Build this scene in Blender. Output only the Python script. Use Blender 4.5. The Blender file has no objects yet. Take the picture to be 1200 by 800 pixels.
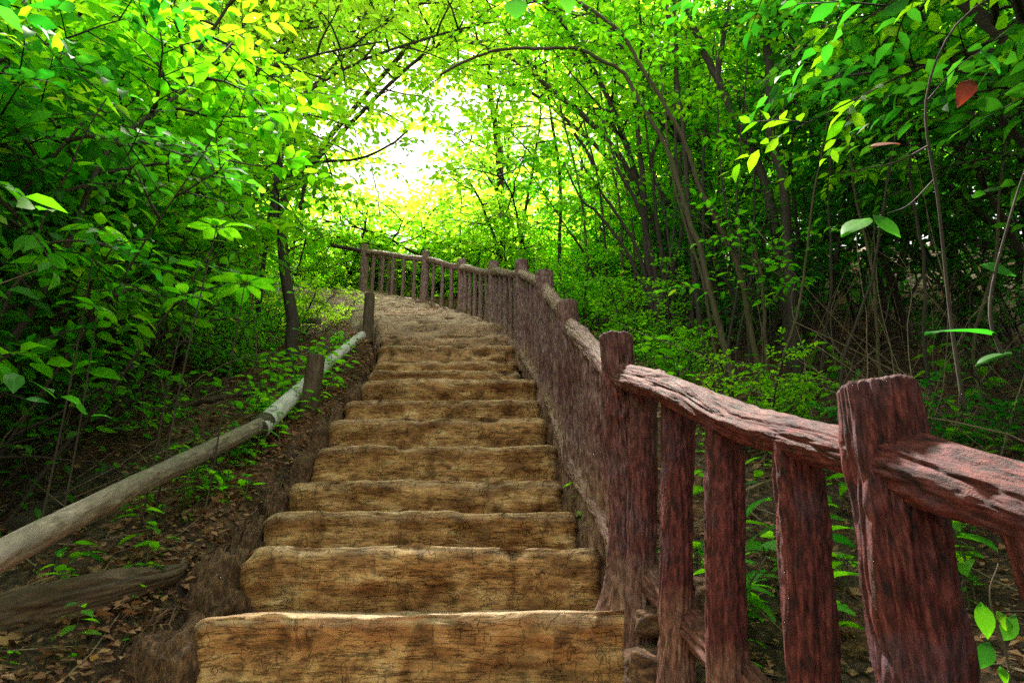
import bpy, math, random
import numpy as np
from mathutils import Vector, Matrix

S = bpy.context.scene
COL = S.collection
PI = math.pi
random.seed(7)
RNG = np.random.default_rng(7)

# ------------------------------------------------------------------ camera, world, sun
PITCH = math.radians(19.9)
ZE = 1.6                                   # eye height, metres (origin under the camera)
CP, SP = math.cos(PITCH), math.sin(PITCH)
cam_d = bpy.data.cameras.new('camera')
cam_d.lens = 24.0; cam_d.sensor_width = 36.0
cam_d.clip_start = 0.05; cam_d.clip_end = 1000
cam = bpy.data.objects.new('camera', cam_d); COL.objects.link(cam)
cam.location = (0, 0, ZE); cam.rotation_euler = (PI / 2 + PITCH, 0, 0)
S.camera = cam

SUN_EL, SUN_AZ = math.radians(63), math.radians(-18)     # azimuth from +Y, negative = left
world = bpy.data.worlds.new('World'); S.world = world; world.use_nodes = True
wn, wl = world.node_tree.nodes, world.node_tree.links
bg = wn['Background']
sky = wn.new('ShaderNodeTexSky'); sky.sky_type = 'NISHITA'; sky.sun_disc = False
sky.sun_elevation = SUN_EL; sky.sun_rotation = SUN_AZ
sky.air_density = 1.0; sky.dust_density = 3.0; sky.ozone_density = 1.0
mixw = wn.new('ShaderNodeMix'); mixw.data_type = 'RGBA'
mixw.inputs[0].default_value = 0.65                       # thin bright cloud veil
wl.new(sky.outputs[0], mixw.inputs[6]); mixw.inputs[7].default_value = (9.5, 9.0, 8.0, 1)
wl.new(mixw.outputs[2], bg.inputs[0]); bg.inputs[1].default_value = 0.06

sun_d = bpy.data.lights.new('sun', 'SUN'); sun_d.energy = 5.0; sun_d.angle = math.radians(5)
sun_d.color = (1.0, 0.93, 0.8)
sun = bpy.data.objects.new('sun', sun_d); COL.objects.link(sun)
sd = Vector((math.sin(SUN_AZ) * math.cos(SUN_EL), math.cos(SUN_AZ) * math.cos(SUN_EL), math.sin(SUN_EL)))
sun.rotation_euler = sd.to_track_quat('Z', 'Y').to_euler()

S.view_settings.view_transform = 'Standard'; S.view_settings.look = 'None'
S.view_settings.exposure = 2.35; S.view_settings.gamma = 1.0
S.render.engine = 'CYCLES'
S.cycles.use_denoising = False; S.cycles.sample_clamp_indirect = 4.0; S.cycles.sample_clamp_direct = 7.0
S.cycles.max_bounces = 7; S.cycles.diffuse_bounces = 2; S.cycles.transmission_bounces = 3
S.cycles.glossy_bounces = 2; S.cycles.volume_bounces = 0
S.cycles.use_adaptive_sampling = True; S.cycles.adaptive_threshold = 0.01

# ------------------------------------------------------------------ small maths
def PX(px, py, Y):
    """point at world distance Y on the sight line of photo pixel (1200x800)"""
    a, b = (px - 600) / 800.0, (400 - py) / 800.0
    dy, dz = CP - b * SP, SP + b * CP
    t = Y / dy
    return np.array([a * t, Y, ZE + dz * t])

def hash3(ix, iy, iz, seed):
    h = (ix.astype(np.uint32) * np.uint32(374761393) + iy.astype(np.uint32) * np.uint32(668265263)
         + iz.astype(np.uint32) * np.uint32(2147483647 - 1640531) + np.uint32((seed * 974711 + 12345) & 0xffffffff))
    h = (h ^ (h >> np.uint32(13))) * np.uint32(1274126177)
    h = (h ^ (h >> np.uint32(16))) * np.uint32(2246822519)
    h = h ^ (h >> np.uint32(15))
    return h.astype(np.float64) / 4294967295.0

def noise(x, y, z, seed=0):
    x, y, z = np.broadcast_arrays(np.asarray(x, float), np.asarray(y, float), np.asarray(z, float))
    fx, fy, fz = np.floor(x), np.floor(y), np.floor(z)
    ix, iy, iz = fx.astype(np.int64), fy.astype(np.int64), fz.astype(np.int64)
    tx, ty, tz = x - fx, y - fy, z - fz
    tx, ty, tz = [t * t * t * (t * (t * 6 - 15) + 10) for t in (tx, ty, tz)]
    def c(a, b, d): return hash3(ix + a, iy + b, iz + d, seed)
    x00 = c(0,0,0) * (1 - tx) + c(1,0,0) * tx; x10 = c(0,1,0) * (1 - tx) + c(1,1,0) * tx
    x01 = c(0,0,1) * (1 - tx) + c(1,0,1) * tx; x11 = c(0,1,1) * (1 - tx) + c(1,1,1) * tx
    y0 = x00 * (1 - ty) + x10 * ty; y1 = x01 * (1 - ty) + x11 * ty
    return (y0 * (1 - tz) + y1 * tz) * 2 - 1

def fbm(x, y, z, seed=0, o=4, g=0.5):
    s, a, f, n = 0, 1.0, 1.0, 0
    for k in range(o):
        s = s + a * noise(np.asarray(x) * f, np.asarray(y) * f, np.asarray(z) * f, seed + k * 17); n += a
        a *= g; f *= 2.03
    return s / n

def ss(a, b, x):
    t = np.clip((np.asarray(x, float) - a) / (b - a), 0, 1); return t * t * (3 - 2 * t)

def unit(v):
    v = np.asarray(v, float); return v / np.maximum(np.linalg.norm(v, axis=-1, keepdims=True), 1e-9)

# ------------------------------------------------------------------ mesh building
def mesh_from(name, V, faces, mats, attrs=None, smooth=True, mat_idx=None):
    """faces: list of (n,k) int arrays"""
    me = bpy.data.meshes.new(name)
    V = np.asarray(V, np.float32)
    faces = [np.asarray(f, np.int32) for f in faces if len(f)]
    me.vertices.add(len(V)); me.vertices.foreach_set('co', V.ravel())
    tot = np.concatenate([np.full(len(f), f.shape[1], np.int32) for f in faces])
    lv = np.concatenate([f.ravel() for f in faces])
    me.loops.add(len(lv)); me.loops.foreach_set('vertex_index', lv)
    me.polygons.add(len(tot))
    st = np.zeros(len(tot), np.int32); st[1:] = np.cumsum(tot)[:-1]
    me.polygons.foreach_set('loop_start', st)
    try: me.polygons.foreach_set('loop_total', tot)
    except Exception: pass
    me.polygons.foreach_set('use_smooth', np.full(len(tot), smooth, bool))
    if mat_idx is not None: me.polygons.foreach_set('material_index', np.asarray(mat_idx, np.int32))
    for an, (ty, arr) in (attrs or {}).items():
        a = me.attributes.new(an, ty, 'POINT')
        a.data.foreach_set('value' if ty == 'FLOAT' else 'vector', np.asarray(arr, np.float32).ravel())
    me.update(calc_edges=True)
    for m in (mats if isinstance(mats, (list, tuple)) else [mats]): me.materials.append(m)
    return me

def link(name, me, parent=None):
    o = bpy.data.objects.new(name, me); COL.objects.link(o)
    if parent is not None: o.parent = parent
    return o

def thing(name, label, cat, loc=(0, 0, 0), group=None, kind=None):
    o = bpy.data.objects.new(name, None); COL.objects.link(o)
    o.location = loc; o.empty_display_size = 0.2
    return tag(o, label, cat, group, kind)

def tag(o, label=None, cat=None, group=None, kind=None):
    if label: o['label'] = label
    if cat: o['category'] = cat
    if group: o['group'] = group
    if kind: o['kind'] = kind
    return o

def dup(root, label=None, group=None):
    r = root.copy(); COL.objects.link(r)
    if label: r['label'] = label
    if group: r['group'] = group
    for ch in list(root.children):
        c = ch.copy(); COL.objects.link(c); c.parent = r
        for g in ch.children:
            d = g.copy(); COL.objects.link(d); d.parent = c
    return r

class MB:
    """collects pieces of geometry into one mesh"""
    def __init__(s): s.V = []; s.F = {}; s.n = 0; s.R = []; s.T = []
    def add(s, V, faces, rest=None, tint=None):
        V = np.asarray(V, float).reshape(-1, 3)
        for f in faces:
            f = np.asarray(f, np.int64)
            if len(f): s.F.setdefault(f.shape[1], []).append(f + s.n)
        s.V.append(V); s.n += len(V)
        s.R.append(V if rest is None else rest)
        s.T.append(np.full(len(V), 0.5) if tint is None else np.broadcast_to(tint, (len(V),)))
    def mesh(s, name, mat, smooth=True):
        F = [np.concatenate(v) for k, v in sorted(s.F.items())]
        return mesh_from(name, np.concatenate(s.V), F, mat,
                         {'rest': ('FLOAT_VECTOR', np.concatenate(s.R)), 'tint': ('FLOAT', np.concatenate(s.T))}, smooth)
    def build(s, name, mat, parent=None, smooth=True): return link(name, s.mesh(name, mat, smooth), parent)

def catmull(P, n):
    P = np.asarray(P, float); m = len(P)
    if m == 2:
        t = np.linspace(0, 1, n)[:, None]; return P[0] * (1 - t) + P[1] * t
    Q = np.vstack([2 * P[0] - P[1], P, 2 * P[-1] - P[-2]])
    seg = np.r_[0, np.cumsum(np.linalg.norm(np.diff(P[:, :3], axis=0), axis=1))]
    u = np.interp(np.linspace(0, seg[-1], n), seg, np.arange(m))
    i = np.minimum(u.astype(int), m - 2); t = (u - i)[:, None]
    a, b, c, d = Q[i], Q[i + 1], Q[i + 2], Q[i + 3]
    return 0.5 * ((2 * b) + (-a + c) * t + (2 * a - 5 * b + 4 * c - d) * t ** 2 + (-a + 3 * b - 3 * c + d) * t ** 3)

def frames(P):
    T = unit(np.gradient(P, axis=0))
    a = np.array([0, 0, 1.0]) if abs(T[0][2]) < 0.8 else np.array([1.0, 0, 0])
    N = np.zeros_like(P); N[0] = unit(np.cross(np.cross(T[0], a), T[0]))
    for i in range(1, len(P)):
        v = N[i - 1] - T[i] * np.dot(N[i - 1], T[i]); N[i] = v / max(np.linalg.norm(v), 1e-9)
    return T, N, np.cross(T, N)

def grid_faces(nu, nv, wrap=True, off=0):
    i, j = np.meshgrid(np.arange(nv - 1), np.arange(nu if wrap else nu - 1), indexing='ij')
    j2 = (j + 1) % nu
    a = i * nu + j; b = i * nu + j2
    return np.stack([a, b, b + nu, a + nu], -1).reshape(-1, 4) + off

def tube(mb, P, r, sides=6, tint=None):
    """cheap round limb"""
    P = np.asarray(P, float); n = len(P); r = np.broadcast_to(r, (n,))
    T, N, B = frames(P)
    th = np.linspace(0, 2 * PI, sides, endpoint=False)
    c, s = np.cos(th), np.sin(th)
    V = P[:, None] + r[:, None, None] * (c[None, :, None] * N[:, None] + s[None, :, None] * B[:, None])
    L = np.r_[0, np.cumsum(np.linalg.norm(np.diff(P, axis=0), axis=1))]
    rest = np.stack([np.broadcast_to(c * 1.0, (n, sides)) * r[:, None], np.broadcast_to(s, (n, sides)) * r[:, None],
                     np.broadcast_to(L[:, None], (n, sides))], -1) + P[0] * 3.1
    mb.add(V.reshape(-1, 3), [grid_faces(sides, n), np.arange(sides)[None, ::-1], (np.arange(sides) + (n - 1) * sides)[None]],
           rest.reshape(-1, 3), tint)

def bark_log(P, r, seed, sides=48, n=120, A=0.16, ridges=2.2, along=2.0, flare=0.0, knots=(), caps=True, oval=0.1,
             breaks=0.3, rings=True):
    """log with deep fissures: real relief. P polyline, r radius or radii. returns MB"""
    P = catmull(P, n) if len(P) != n else np.asarray(P, float)
    r = np.interp(np.linspace(0, 1, n), np.linspace(0, 1, len(r)), r) if np.ndim(r) else np.full(n, float(r))
    T, N, B = frames(P)
    L = np.r_[0, np.cumsum(np.linalg.norm(np.diff(P, axis=0), axis=1))]
    th = np.linspace(0, 2 * PI, sides, endpoint=False)
    TH, LL = np.meshgrid(th, L); RR = np.repeat(r[:, None], sides, 1)
    tw = TH + 0.35 * noise(LL * 2.2, 0, 0, seed) + 0.25 * noise(np.cos(TH), np.sin(TH), LL * 3, seed + 1)
    cx, cy = np.cos(tw), np.sin(tw)
    so = seed * 7.3
    a1 = np.abs(noise(cx * ridges + so, cy * ridges, LL * along, seed + 2))
    a2 = np.abs(noise(cx * ridges * 2.3 + so, cy * ridges * 2.3, LL * along * 1.8, seed + 3))
    g = 1 - (1 - np.clip(a1 * 4.5, 0, 1)) ** 2
    g2 = np.clip(a2 * 3, 0, 1)
    low = noise(np.cos(TH) * 1.1 + so, np.sin(TH) * 1.1, LL * 1.6, seed + 4)
    fine = fbm(cx * ridges * 5 + so, cy * ridges * 5, LL * 14, seed + 5, 3)
    brk = noise(cx * 2 + so, cy * 2, LL * 9, seed + 6)
    a3 = np.abs(noise(cx * ridges * 5 + so, cy * ridges * 5, LL * along * 4, seed + 8))
    d = A * (g - 1) * 0.95 + A * 0.5 * (g2 - 1) + A * 0.3 * (np.clip(a3 * 3, 0, 1) - 1) + oval * low + A * 0.3 * fine + A * breaks * brk * (0.4 + g)
    R = RR * (1 + d)
    for (kl, kt, ks) in knots:
        dl = (LL - kl) / ks; dt = np.angle(np.exp(1j * (TH - kt))) * RR / ks
        q = np.sqrt(dl ** 2 * 0.6 + dt ** 2)
        R += ks * 0.11 * np.cos(q * 8.5) * np.exp(-q ** 2 * 0.9) + ks * 0.16 * np.exp(-(q - 0.75) ** 2 * 9)
    if flare:
        R *= 1 + flare * np.exp(-LL / 0.09) * (1 + 0.35 * np.sin(TH * 4 + seed))
    V = P[:, None] + R[..., None] * (np.cos(TH)[..., None] * N[:, None] + np.sin(TH)[..., None] * B[:, None])
    rest = np.stack([np.cos(TH) * RR + seed, np.sin(TH) * RR, LL], -1).reshape(-1, 3)
    V = V.reshape(-1, 3); F = [grid_faces(sides, n)]
    mb = MB()
    Vs, Rs = [V], [rest]; base = len(V)
    if caps:
        for end in (0, 1):
            ring = V[(n - 1) * sides:n * sides] if end else V[:sides]
            rr = rest[(n - 1) * sides:n * sides] if end else rest[:sides]
            c = P[-1] if end else P[0]; t = T[-1] if end else -T[0]
            prev = (n - 1) * sides if end else 0
            for k, f in enumerate((0.93, 0.8, 0.62, 0.42, 0.2, 0.05)):
                q = c + (ring - c) * f + t * (r[-1] * (0.10 * (1 - f) ** 0.5 + 0.05 + 0.05 * noise(ring[:, 0] * 40 * f, ring[:, 1] * 40 * f, ring[:, 2] * 40, seed)))[:, None]
                Vs.append(q); Rs.append(rr * [f, f, 1])
                i = np.arange(sides); j = (i + 1) % sides
                fa = np.stack([prev + i, prev + j, base + j, base + i], -1)
                F.append(fa if end else fa[:, ::-1])
                prev = base; base += sides
            F.append((np.arange(sides)[None] if end else np.arange(sides)[None, ::-1]) + prev)
    F4 = [f for f in F if f.shape[1] == 4]; Fo = [f for f in F if f.shape[1] != 4]
    mb.add(np.concatenate(Vs), F4 + Fo, np.concatenate(Rs))
    return mb

# ------------------------------------------------------------------ materials
def new_mat(name):
    m = bpy.data.materials.new(name); m.use_nodes = True
    nt = m.node_tree; b = nt.nodes['Principled BSDF']; return m, nt, b

def N(nt, t, **kw):
    n = nt.nodes.new(t)
    for k, v in kw.items(): setattr(n, k, v)
    return n

def attr(nt, name): return N(nt, 'ShaderNodeAttribute', attribute_name=name)

def tex_noise(nt, vec, scale, detail=5, rough=0.6, vscale=None):
    n = N(nt, 'ShaderNodeTexNoise'); n.inputs['Scale'].default_value = scale
    n.inputs['Detail'].default_value = detail; n.inputs['Roughness'].default_value = rough
    if vscale is not None:
        m = N(nt, 'ShaderNodeVectorMath', operation='MULTIPLY'); m.inputs[1].default_value = vscale
        nt.links.new(vec, m.inputs[0]); vec = m.outputs[0]
    nt.links.new(vec, n.inputs['Vector']); return n.outputs['Fac']

def ramp(nt, fac, stops):
    r = N(nt, 'ShaderNodeValToRGB'); e = r.color_ramp.elements
    while len(e) < len(stops): e.new(0.5)
    for i, (p, c) in enumerate(stops):
        e[i].position = p; e[i].color = (*c, 1) if len(c) == 3 else c
    nt.links.new(fac, r.inputs[0]); return r.outputs[0]

def mix(nt, fac, a, b, mode='MIX'):
    m = N(nt, 'ShaderNodeMix', data_type='RGBA', blend_type=mode)
    for s, v in ((0, fac), (6, a), (7, b)):
        if isinstance(v, (int, float)): m.inputs[s].default_value = v
        elif isinstance(v, tuple): m.inputs[s].default_value = (*v, 1)
        else: nt.links.new(v, m.inputs[s])
    return m.outputs[2]

def mrange(nt, v, a, b, c=0.0, d=1.0):
    m = N(nt, 'ShaderNodeMapRange'); nt.links.new(v, m.inputs[0])
    for i, x in enumerate((a, b, c, d)): m.inputs[i + 1].default_value = x
    return m.outputs[0]

def bump(nt, b, h, strength=0.5, dist=0.01, prev=None):
    n = N(nt, 'ShaderNodeBump'); n.inputs['Strength'].default_value = strength; n.inputs['Distance'].default_value = dist
    nt.links.new(h, n.inputs['Height'])
    if prev: nt.links.new(prev, n.inputs['Normal'])
    nt.links.new(n.outputs[0], b.inputs['Normal']); return n.outputs[0]

def mat_rail():
    """moulded bark, painted red brown near, weathered grey violet higher up, dusty and ochre at the foot"""
    m, nt, b = new_mat('painted_bark')
    v = attr(nt, 'rest').outputs['Vector']; pos = N(nt, 'ShaderNodeNewGeometry').outputs['Position']
    sep = N(nt, 'ShaderNodeSeparateXYZ'); nt.links.new(pos, sep.inputs[0])
    streak = tex_noise(nt, v, 1, 7, 0.72, (80, 80, 20))
    blot = tex_noise(nt, v, 6, 4, 0.6)
    red = ramp(nt, streak, [(0.36, (0.010, 0.004, 0.005)), (0.5, (0.070, 0.013, 0.014)), (0.64, (0.165, 0.040, 0.038))])
    viol = ramp(nt, streak, [(0.36, (0.014, 0.008, 0.014)), (0.64, (0.12, 0.055, 0.075))])
    near = mix(nt, mrange(nt, blot, 0.54, 0.66, 0, 0.8), red, viol)
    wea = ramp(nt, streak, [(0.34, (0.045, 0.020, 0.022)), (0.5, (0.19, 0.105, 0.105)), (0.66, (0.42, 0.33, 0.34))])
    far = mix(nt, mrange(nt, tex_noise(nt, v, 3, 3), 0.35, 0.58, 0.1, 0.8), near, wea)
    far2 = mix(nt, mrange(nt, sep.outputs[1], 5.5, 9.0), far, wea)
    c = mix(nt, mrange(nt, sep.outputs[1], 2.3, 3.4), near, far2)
    foot = attr(nt, 'tint').outputs['Fac']
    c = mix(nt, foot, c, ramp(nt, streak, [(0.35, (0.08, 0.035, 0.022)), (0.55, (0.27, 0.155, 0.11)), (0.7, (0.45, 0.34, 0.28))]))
    # chipped paint with pale mortar below
    chip = tex_noise(nt, v, 9, 5, 0.7)
    c = mix(nt, mrange(nt, chip, 0.73, 0.75, 0, 0.7), c, (0.42, 0.30, 0.25))
    nt.links.new(c, b.inputs['Base Color'])
    nt.links.new(mrange(nt, blot, 0.3, 0.7, 0.5, 0.75), b.inputs["Roughness"]); b.inputs["Specular IOR Level"].default_value = 0.18
    p = bump(nt, b, streak, 1.0, 0.010)
    bump(nt, b, tex_noise(nt, v, 220, 4, 0.7), 0.8, 0.003, p)
    return m

def mat_step():
    m, nt, b = new_mat('ochre_mortar')
    v = attr(nt, 'rest').outputs['Vector']; lip = attr(nt, 'tint').outputs['Fac']
    gr = tex_noise(nt, v, 1, 6, 0.65, (16, 16, 70)); fn = tex_noise(nt, v, 150, 5, 0.7)
    bl = tex_noise(nt, v, 7, 5, 0.6); big = tex_noise(nt, v, 2.6, 4, 0.6)
    c = ramp(nt, tex_noise(nt, v, 1, 5, 0.6, (5, 5, 13)), [(0.34, (0.20, 0.090, 0.037)), (0.46, (0.355, 0.168, 0.065)), (0.56, (0.48, 0.255, 0.108)), (0.68, (0.60, 0.38, 0.20))])
    c = mix(nt, mrange(nt, gr, 0.40, 0.52, 0.6, 0), c, (0.075, 0.034, 0.015))
    c = mix(nt, mrange(nt, bl, 0.57, 0.67, 0, 0.7), c, (0.055, 0.026, 0.013))
    c = mix(nt, mrange(nt, big, 0.53, 0.68, 0, 0.4), c, (0.17, 0.095, 0.04))
    def crack(sc, w, seed):
        mp = N(nt, 'ShaderNodeVectorMath', operation='ADD'); mp.inputs[1].default_value = (seed, seed, seed); nt.links.new(v, mp.inputs[0])
        q = tex_noise(nt, mp.outputs[0], 1, 3, 0.55, sc)
        d1 = N(nt, 'ShaderNodeMath', operation='SUBTRACT'); d1.inputs[1].default_value = 0.5; nt.links.new(q, d1.inputs[0])
        d2 = N(nt, 'ShaderNodeMath', operation='ABSOLUTE'); nt.links.new(d1.outputs[0], d2.inputs[0])
        return mrange(nt, d2.outputs[0], 0.0, w, 1, 0)
    ck = crack((4, 4, 44), 0.018, 3.3); ck2 = crack((10, 10, 6), 0.010, 9.1); msk = mrange(nt, tex_noise(nt, v, 4, 2), 0.42, 0.55)
    mk = N(nt, 'ShaderNodeMath', operation='MULTIPLY'); nt.links.new(ck, mk.inputs[0]); nt.links.new(msk, mk.inputs[1])
    mx = N(nt, 'ShaderNodeMath', operation='MAXIMUM'); nt.links.new(mk.outputs[0], mx.inputs[0])
    m5 = N(nt, 'ShaderNodeMath', operation='MULTIPLY'); m5.inputs[1].default_value = 0.5; nt.links.new(ck2, m5.inputs[0]); nt.links.new(m5.outputs[0], mx.inputs[1])
    mf = N(nt, 'ShaderNodeMath', operation='MULTIPLY'); mf.inputs[1].default_value = 0.28; nt.links.new(mx.outputs[0], mf.inputs[0])
    c = mix(nt, mf.outputs[0], c, (0.035, 0.017, 0.010))
    inv = N(nt, 'ShaderNodeMath', operation='SUBTRACT'); inv.inputs[0].default_value = 1; nt.links.new(mx.outputs[0], inv.inputs[1])
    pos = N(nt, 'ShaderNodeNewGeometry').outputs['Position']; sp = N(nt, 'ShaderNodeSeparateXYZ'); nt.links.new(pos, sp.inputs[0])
    c = mix(nt, mrange(nt, sp.outputs[1], 6.6, 8.6, 0, 0.8), c, (0.62, 0.50, 0.42))       # sunlight on the upper flight, put into the colour as paleness
    c = mix(nt, lip, c, ramp(nt, tex_noise(nt, v, 22, 5), [(0.3, (0.42, 0.27, 0.17)), (0.7, (0.72, 0.54, 0.40))]))  # worn lips and treads, with light from above put into their colour
    nt.links.new(c, b.inputs['Base Color']); b.inputs['Roughness'].default_value = 0.85
    b.inputs['Specular IOR Level'].default_value = 0.25
    p = bump(nt, b, gr, 0.8, 0.012)
    p = bump(nt, b, inv.outputs[0], 1.0, 0.02, p)
    p = bump(nt, b, fn, 1.0, 0.006, p)
    return m

def mat_ground():
    m, nt, b = new_mat('forest_soil')
    v = N(nt, 'ShaderNodeNewGeometry').outputs['Position']
    n1 = tex_noise(nt, v, 30, 9, 0.78); n2 = tex_noise(nt, v, 1.1, 4)
    c = ramp(nt, n1, [(0.38, (0.012, 0.007, 0.005)), (0.5, (0.05, 0.027, 0.015)), (0.58, (0.14, 0.075, 0.04)), (0.68, (0.33, 0.22, 0.12))])
    red = ramp(nt, n1, [(0.38, (0.03, 0.012, 0.007)), (0.64, (0.30, 0.13, 0.065))])
    c = mix(nt, mrange(nt, n2, 0.5, 0.65), c, red)
    nt.links.new(c, b.inputs['Base Color']); b.inputs['Roughness'].default_value = 0.95
    vo = N(nt, 'ShaderNodeTexVoronoi'); vo.inputs['Scale'].default_value = 28; nt.links.new(v, vo.inputs['Vector'])
    p = bump(nt, b, vo.outputs['Distance'], 0.6, 0.02)
    bump(nt, b, n1, 0.9, 0.03, p)
    return m

def mat_bark(name, a, bcol, lich=None, sc=1.0):
    m, nt, b = new_mat(name)
    v = attr(nt, 'rest').outputs['Vector']
    n1 = tex_noise(nt, v, 1, 6, 0.7, (60 * sc, 60 * sc, 12 * sc))
    c = ramp(nt, n1, [(0.3, a), (0.7, bcol)])
    if lich: c = mix(nt, mrange(nt, tex_noise(nt, v, 5, 4), 0.5, 0.62, 0, 0.8), c, lich)
    nt.links.new(c, b.inputs['Base Color']); b.inputs['Roughness'].default_value = 0.85
    bump(nt, b, n1, 0.8, 0.006)
    return m

def mat_leaf(name, lo, hi, tlo, thi, trans=0.5, rough=0.6, yellow=0.0):
    m, nt, b = new_mat(name)
    t = attr(nt, 'tint').outputs['Fac']
    uv = attr(nt, 'rest').outputs['Vector']
    sep = N(nt, 'ShaderNodeSeparateXYZ'); nt.links.new(uv, sep.inputs[0])
    c = ramp(nt, t, [(0.0, lo), (0.975, hi), (1.0, tuple(0.5 * (x + y) for x, y in zip(hi, (0.3, 0.25, 0.03))))])
    oi = N(nt, 'ShaderNodeObjectInfo')
    hsv = N(nt, 'ShaderNodeHueSaturation')
    nt.links.new(mrange(nt, oi.outputs['Random'], 0, 1, 0.485, 0.512), hsv.inputs['Hue'])
    nt.links.new(mrange(nt, oi.outputs['Random'], 0, 1, 0.85, 1.2), hsv.inputs['Value'])
    # veins
    w = N(nt, 'ShaderNodeTexWave', bands_direction='DIAGONAL'); w.inputs['Scale'].default_value = 1.6
    aby = N(nt, 'ShaderNodeMath', operation='ABSOLUTE'); nt.links.new(sep.outputs[1], aby.inputs[0])
    cmb = N(nt, 'ShaderNodeCombineXYZ')
    sx = N(nt, 'ShaderNodeMath', operation='MULTIPLY'); sx.inputs[1].default_value = 2.2; nt.links.new(sep.outputs[0], sx.inputs[0])
    sy = N(nt, 'ShaderNodeMath', operation='MULTIPLY'); sy.inputs[1].default_value = -2.0; nt.links.new(aby.outputs[0], sy.inputs[0])
    nt.links.new(sx.outputs[0], cmb.inputs[0]); nt.links.new(sy.outputs[0], cmb.inputs[1]); nt.links.new(cmb.outputs[0], w.inputs['Vector'])
    vein = mrange(nt, w.outputs['Fac'], 0.8, 1.0, 0, 0.22)
    mid = mrange(nt, aby.outputs[0], 0.0, 0.03, 0.45, 0)
    vm = N(nt, 'ShaderNodeMath', operation='MAXIMUM'); nt.links.new(vein, vm.inputs[0]); nt.links.new(mid, vm.inputs[1])
    c = mix(nt, vm.outputs[0], c, tuple(min(1, x * 1.7 + 0.03) for x in hi))
    nt.links.new(c, hsv.inputs['Color'])
    nt.links.new(hsv.outputs[0], b.inputs['Base Color']); b.inputs['Roughness'].default_value = rough
    b.inputs['Specular IOR Level'].default_value = 0.2
    tc = ramp(nt, t, [(0.0, tlo), (0.975, thi), (1.0, tuple(0.5 * (x + y) for x, y in zip(thi, (0.8, 0.6, 0.05))))])
    hs2 = N(nt, 'ShaderNodeHueSaturation')
    nt.links.new(mrange(nt, oi.outputs['Random'], 0, 1, 0.485, 0.512), hs2.inputs['Hue']); nt.links.new(tc, hs2.inputs['Color'])
    tr = N(nt, 'ShaderNodeBsdfTranslucent'); nt.links.new(hs2.outputs[0], tr.inputs[0])
    ms = N(nt, 'ShaderNodeMixShader'); ms.inputs[0].default_value = trans
    nt.links.new(b.outputs[0], ms.inputs[1]); nt.links.new(tr.outputs[0], ms.inputs[2])
    nt.links.new(ms.outputs[0], nt.nodes['Material Output'].inputs[0])
    return m

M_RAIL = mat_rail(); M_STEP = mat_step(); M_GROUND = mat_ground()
def mat_soil():
    m, nt, b = new_mat('rooty_soil'); v = attr(nt, 'rest').outputs['Vector']
    n1 = tex_noise(nt, v, 1, 8, 0.78, (60, 60, 22))
    c = ramp(nt, n1, [(0.36, (0.02, 0.009, 0.005)), (0.5, (0.10, 0.045, 0.022)), (0.66, (0.30, 0.16, 0.085))])
    nt.links.new(c, b.inputs['Base Color']); b.inputs['Roughness'].default_value = 0.95; bump(nt, b, n1, 1.0, 0.02); return m
M_SOIL = mat_soil()
M_BARK = mat_bark('dark_bark', (0.014, 0.010, 0.008), (0.055, 0.036, 0.027))
M_BARKL = mat_bark('olive_bark', (0.025, 0.018, 0.010), (0.11, 0.08, 0.042), (0.065, 0.06, 0.02))
M_POLE = mat_bark('grey_debarked_wood', (0.05, 0.034, 0.026), (0.29, 0.225, 0.185), (0.13, 0.10, 0.09), 0.8)
M_POLE2 = mat_bark('silver_wood', (0.30, 0.28, 0.29), (0.58, 0.56, 0.56), None, 0.4)
M_STUMP = mat_bark('brown_weathered_wood', (0.025, 0.015, 0.010), (0.12, 0.075, 0.048), None, 0.6)
M_DARKW = mat_bark('rotten_wood', (0.018, 0.010, 0.007), (0.11, 0.062, 0.036), None, 0.6)
M_TWIG = mat_bark('dry_twig', (0.06, 0.04, 0.025), (0.28, 0.20, 0.13))
M_STONE = mat_bark('ochre_stone', (0.10, 0.055, 0.02), (0.33, 0.21, 0.10), None, 0.25)
L_DEEP = mat_leaf('leaf_deep_green', (0.012, 0.07, 0.010), (0.035, 0.17, 0.015), (0.03, 0.24, 0.008), (0.10, 0.48, 0.02))
L_MID = mat_leaf('leaf_fresh_green', (0.030, 0.16, 0.008), (0.08, 0.30, 0.015), (0.11, 0.56, 0.004), (0.36, 0.85, 0.012), 0.62)
L_YEL = mat_leaf('leaf_yellow_green', (0.09, 0.25, 0.010), (0.22, 0.40, 0.018), (0.36, 0.82, 0.01), (0.64, 0.94, 0.06), 0.65)
L_DEAD = mat_leaf('leaf_dead_brown', (0.06, 0.028, 0.014), (0.34, 0.19, 0.10), (0.10, 0.04, 0.015), (0.45, 0.22, 0.08), 0.25, 0.7)
L_RED = mat_leaf('leaf_rust_red', (0.08, 0.015, 0.008), (0.13, 0.03, 0.012), (0.2, 0.03, 0.01), (0.3, 0.06, 0.02), 0.3)

# ------------------------------------------------------------------ ground
HY = [-8, -3, 0, 1.3, 2.5, 3.0, 3.8, 4.7, 5.6, 6.35, 7.15, 8, 9.4, 10, 10.9, 12.5, 14.5, 18, 40]
HZ = [-5.6, -3.1, -1.50, -0.88, -0.20, 0.02, 0.44, 0.98, 1.50, 1.95, 2.48, 2.93, 3.68, 4.12, 4.72, 5.25, 5.55, 5.7, 6.0]
def HZof(Y): return np.interp(Y, HY, HZ) + ZE
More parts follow.
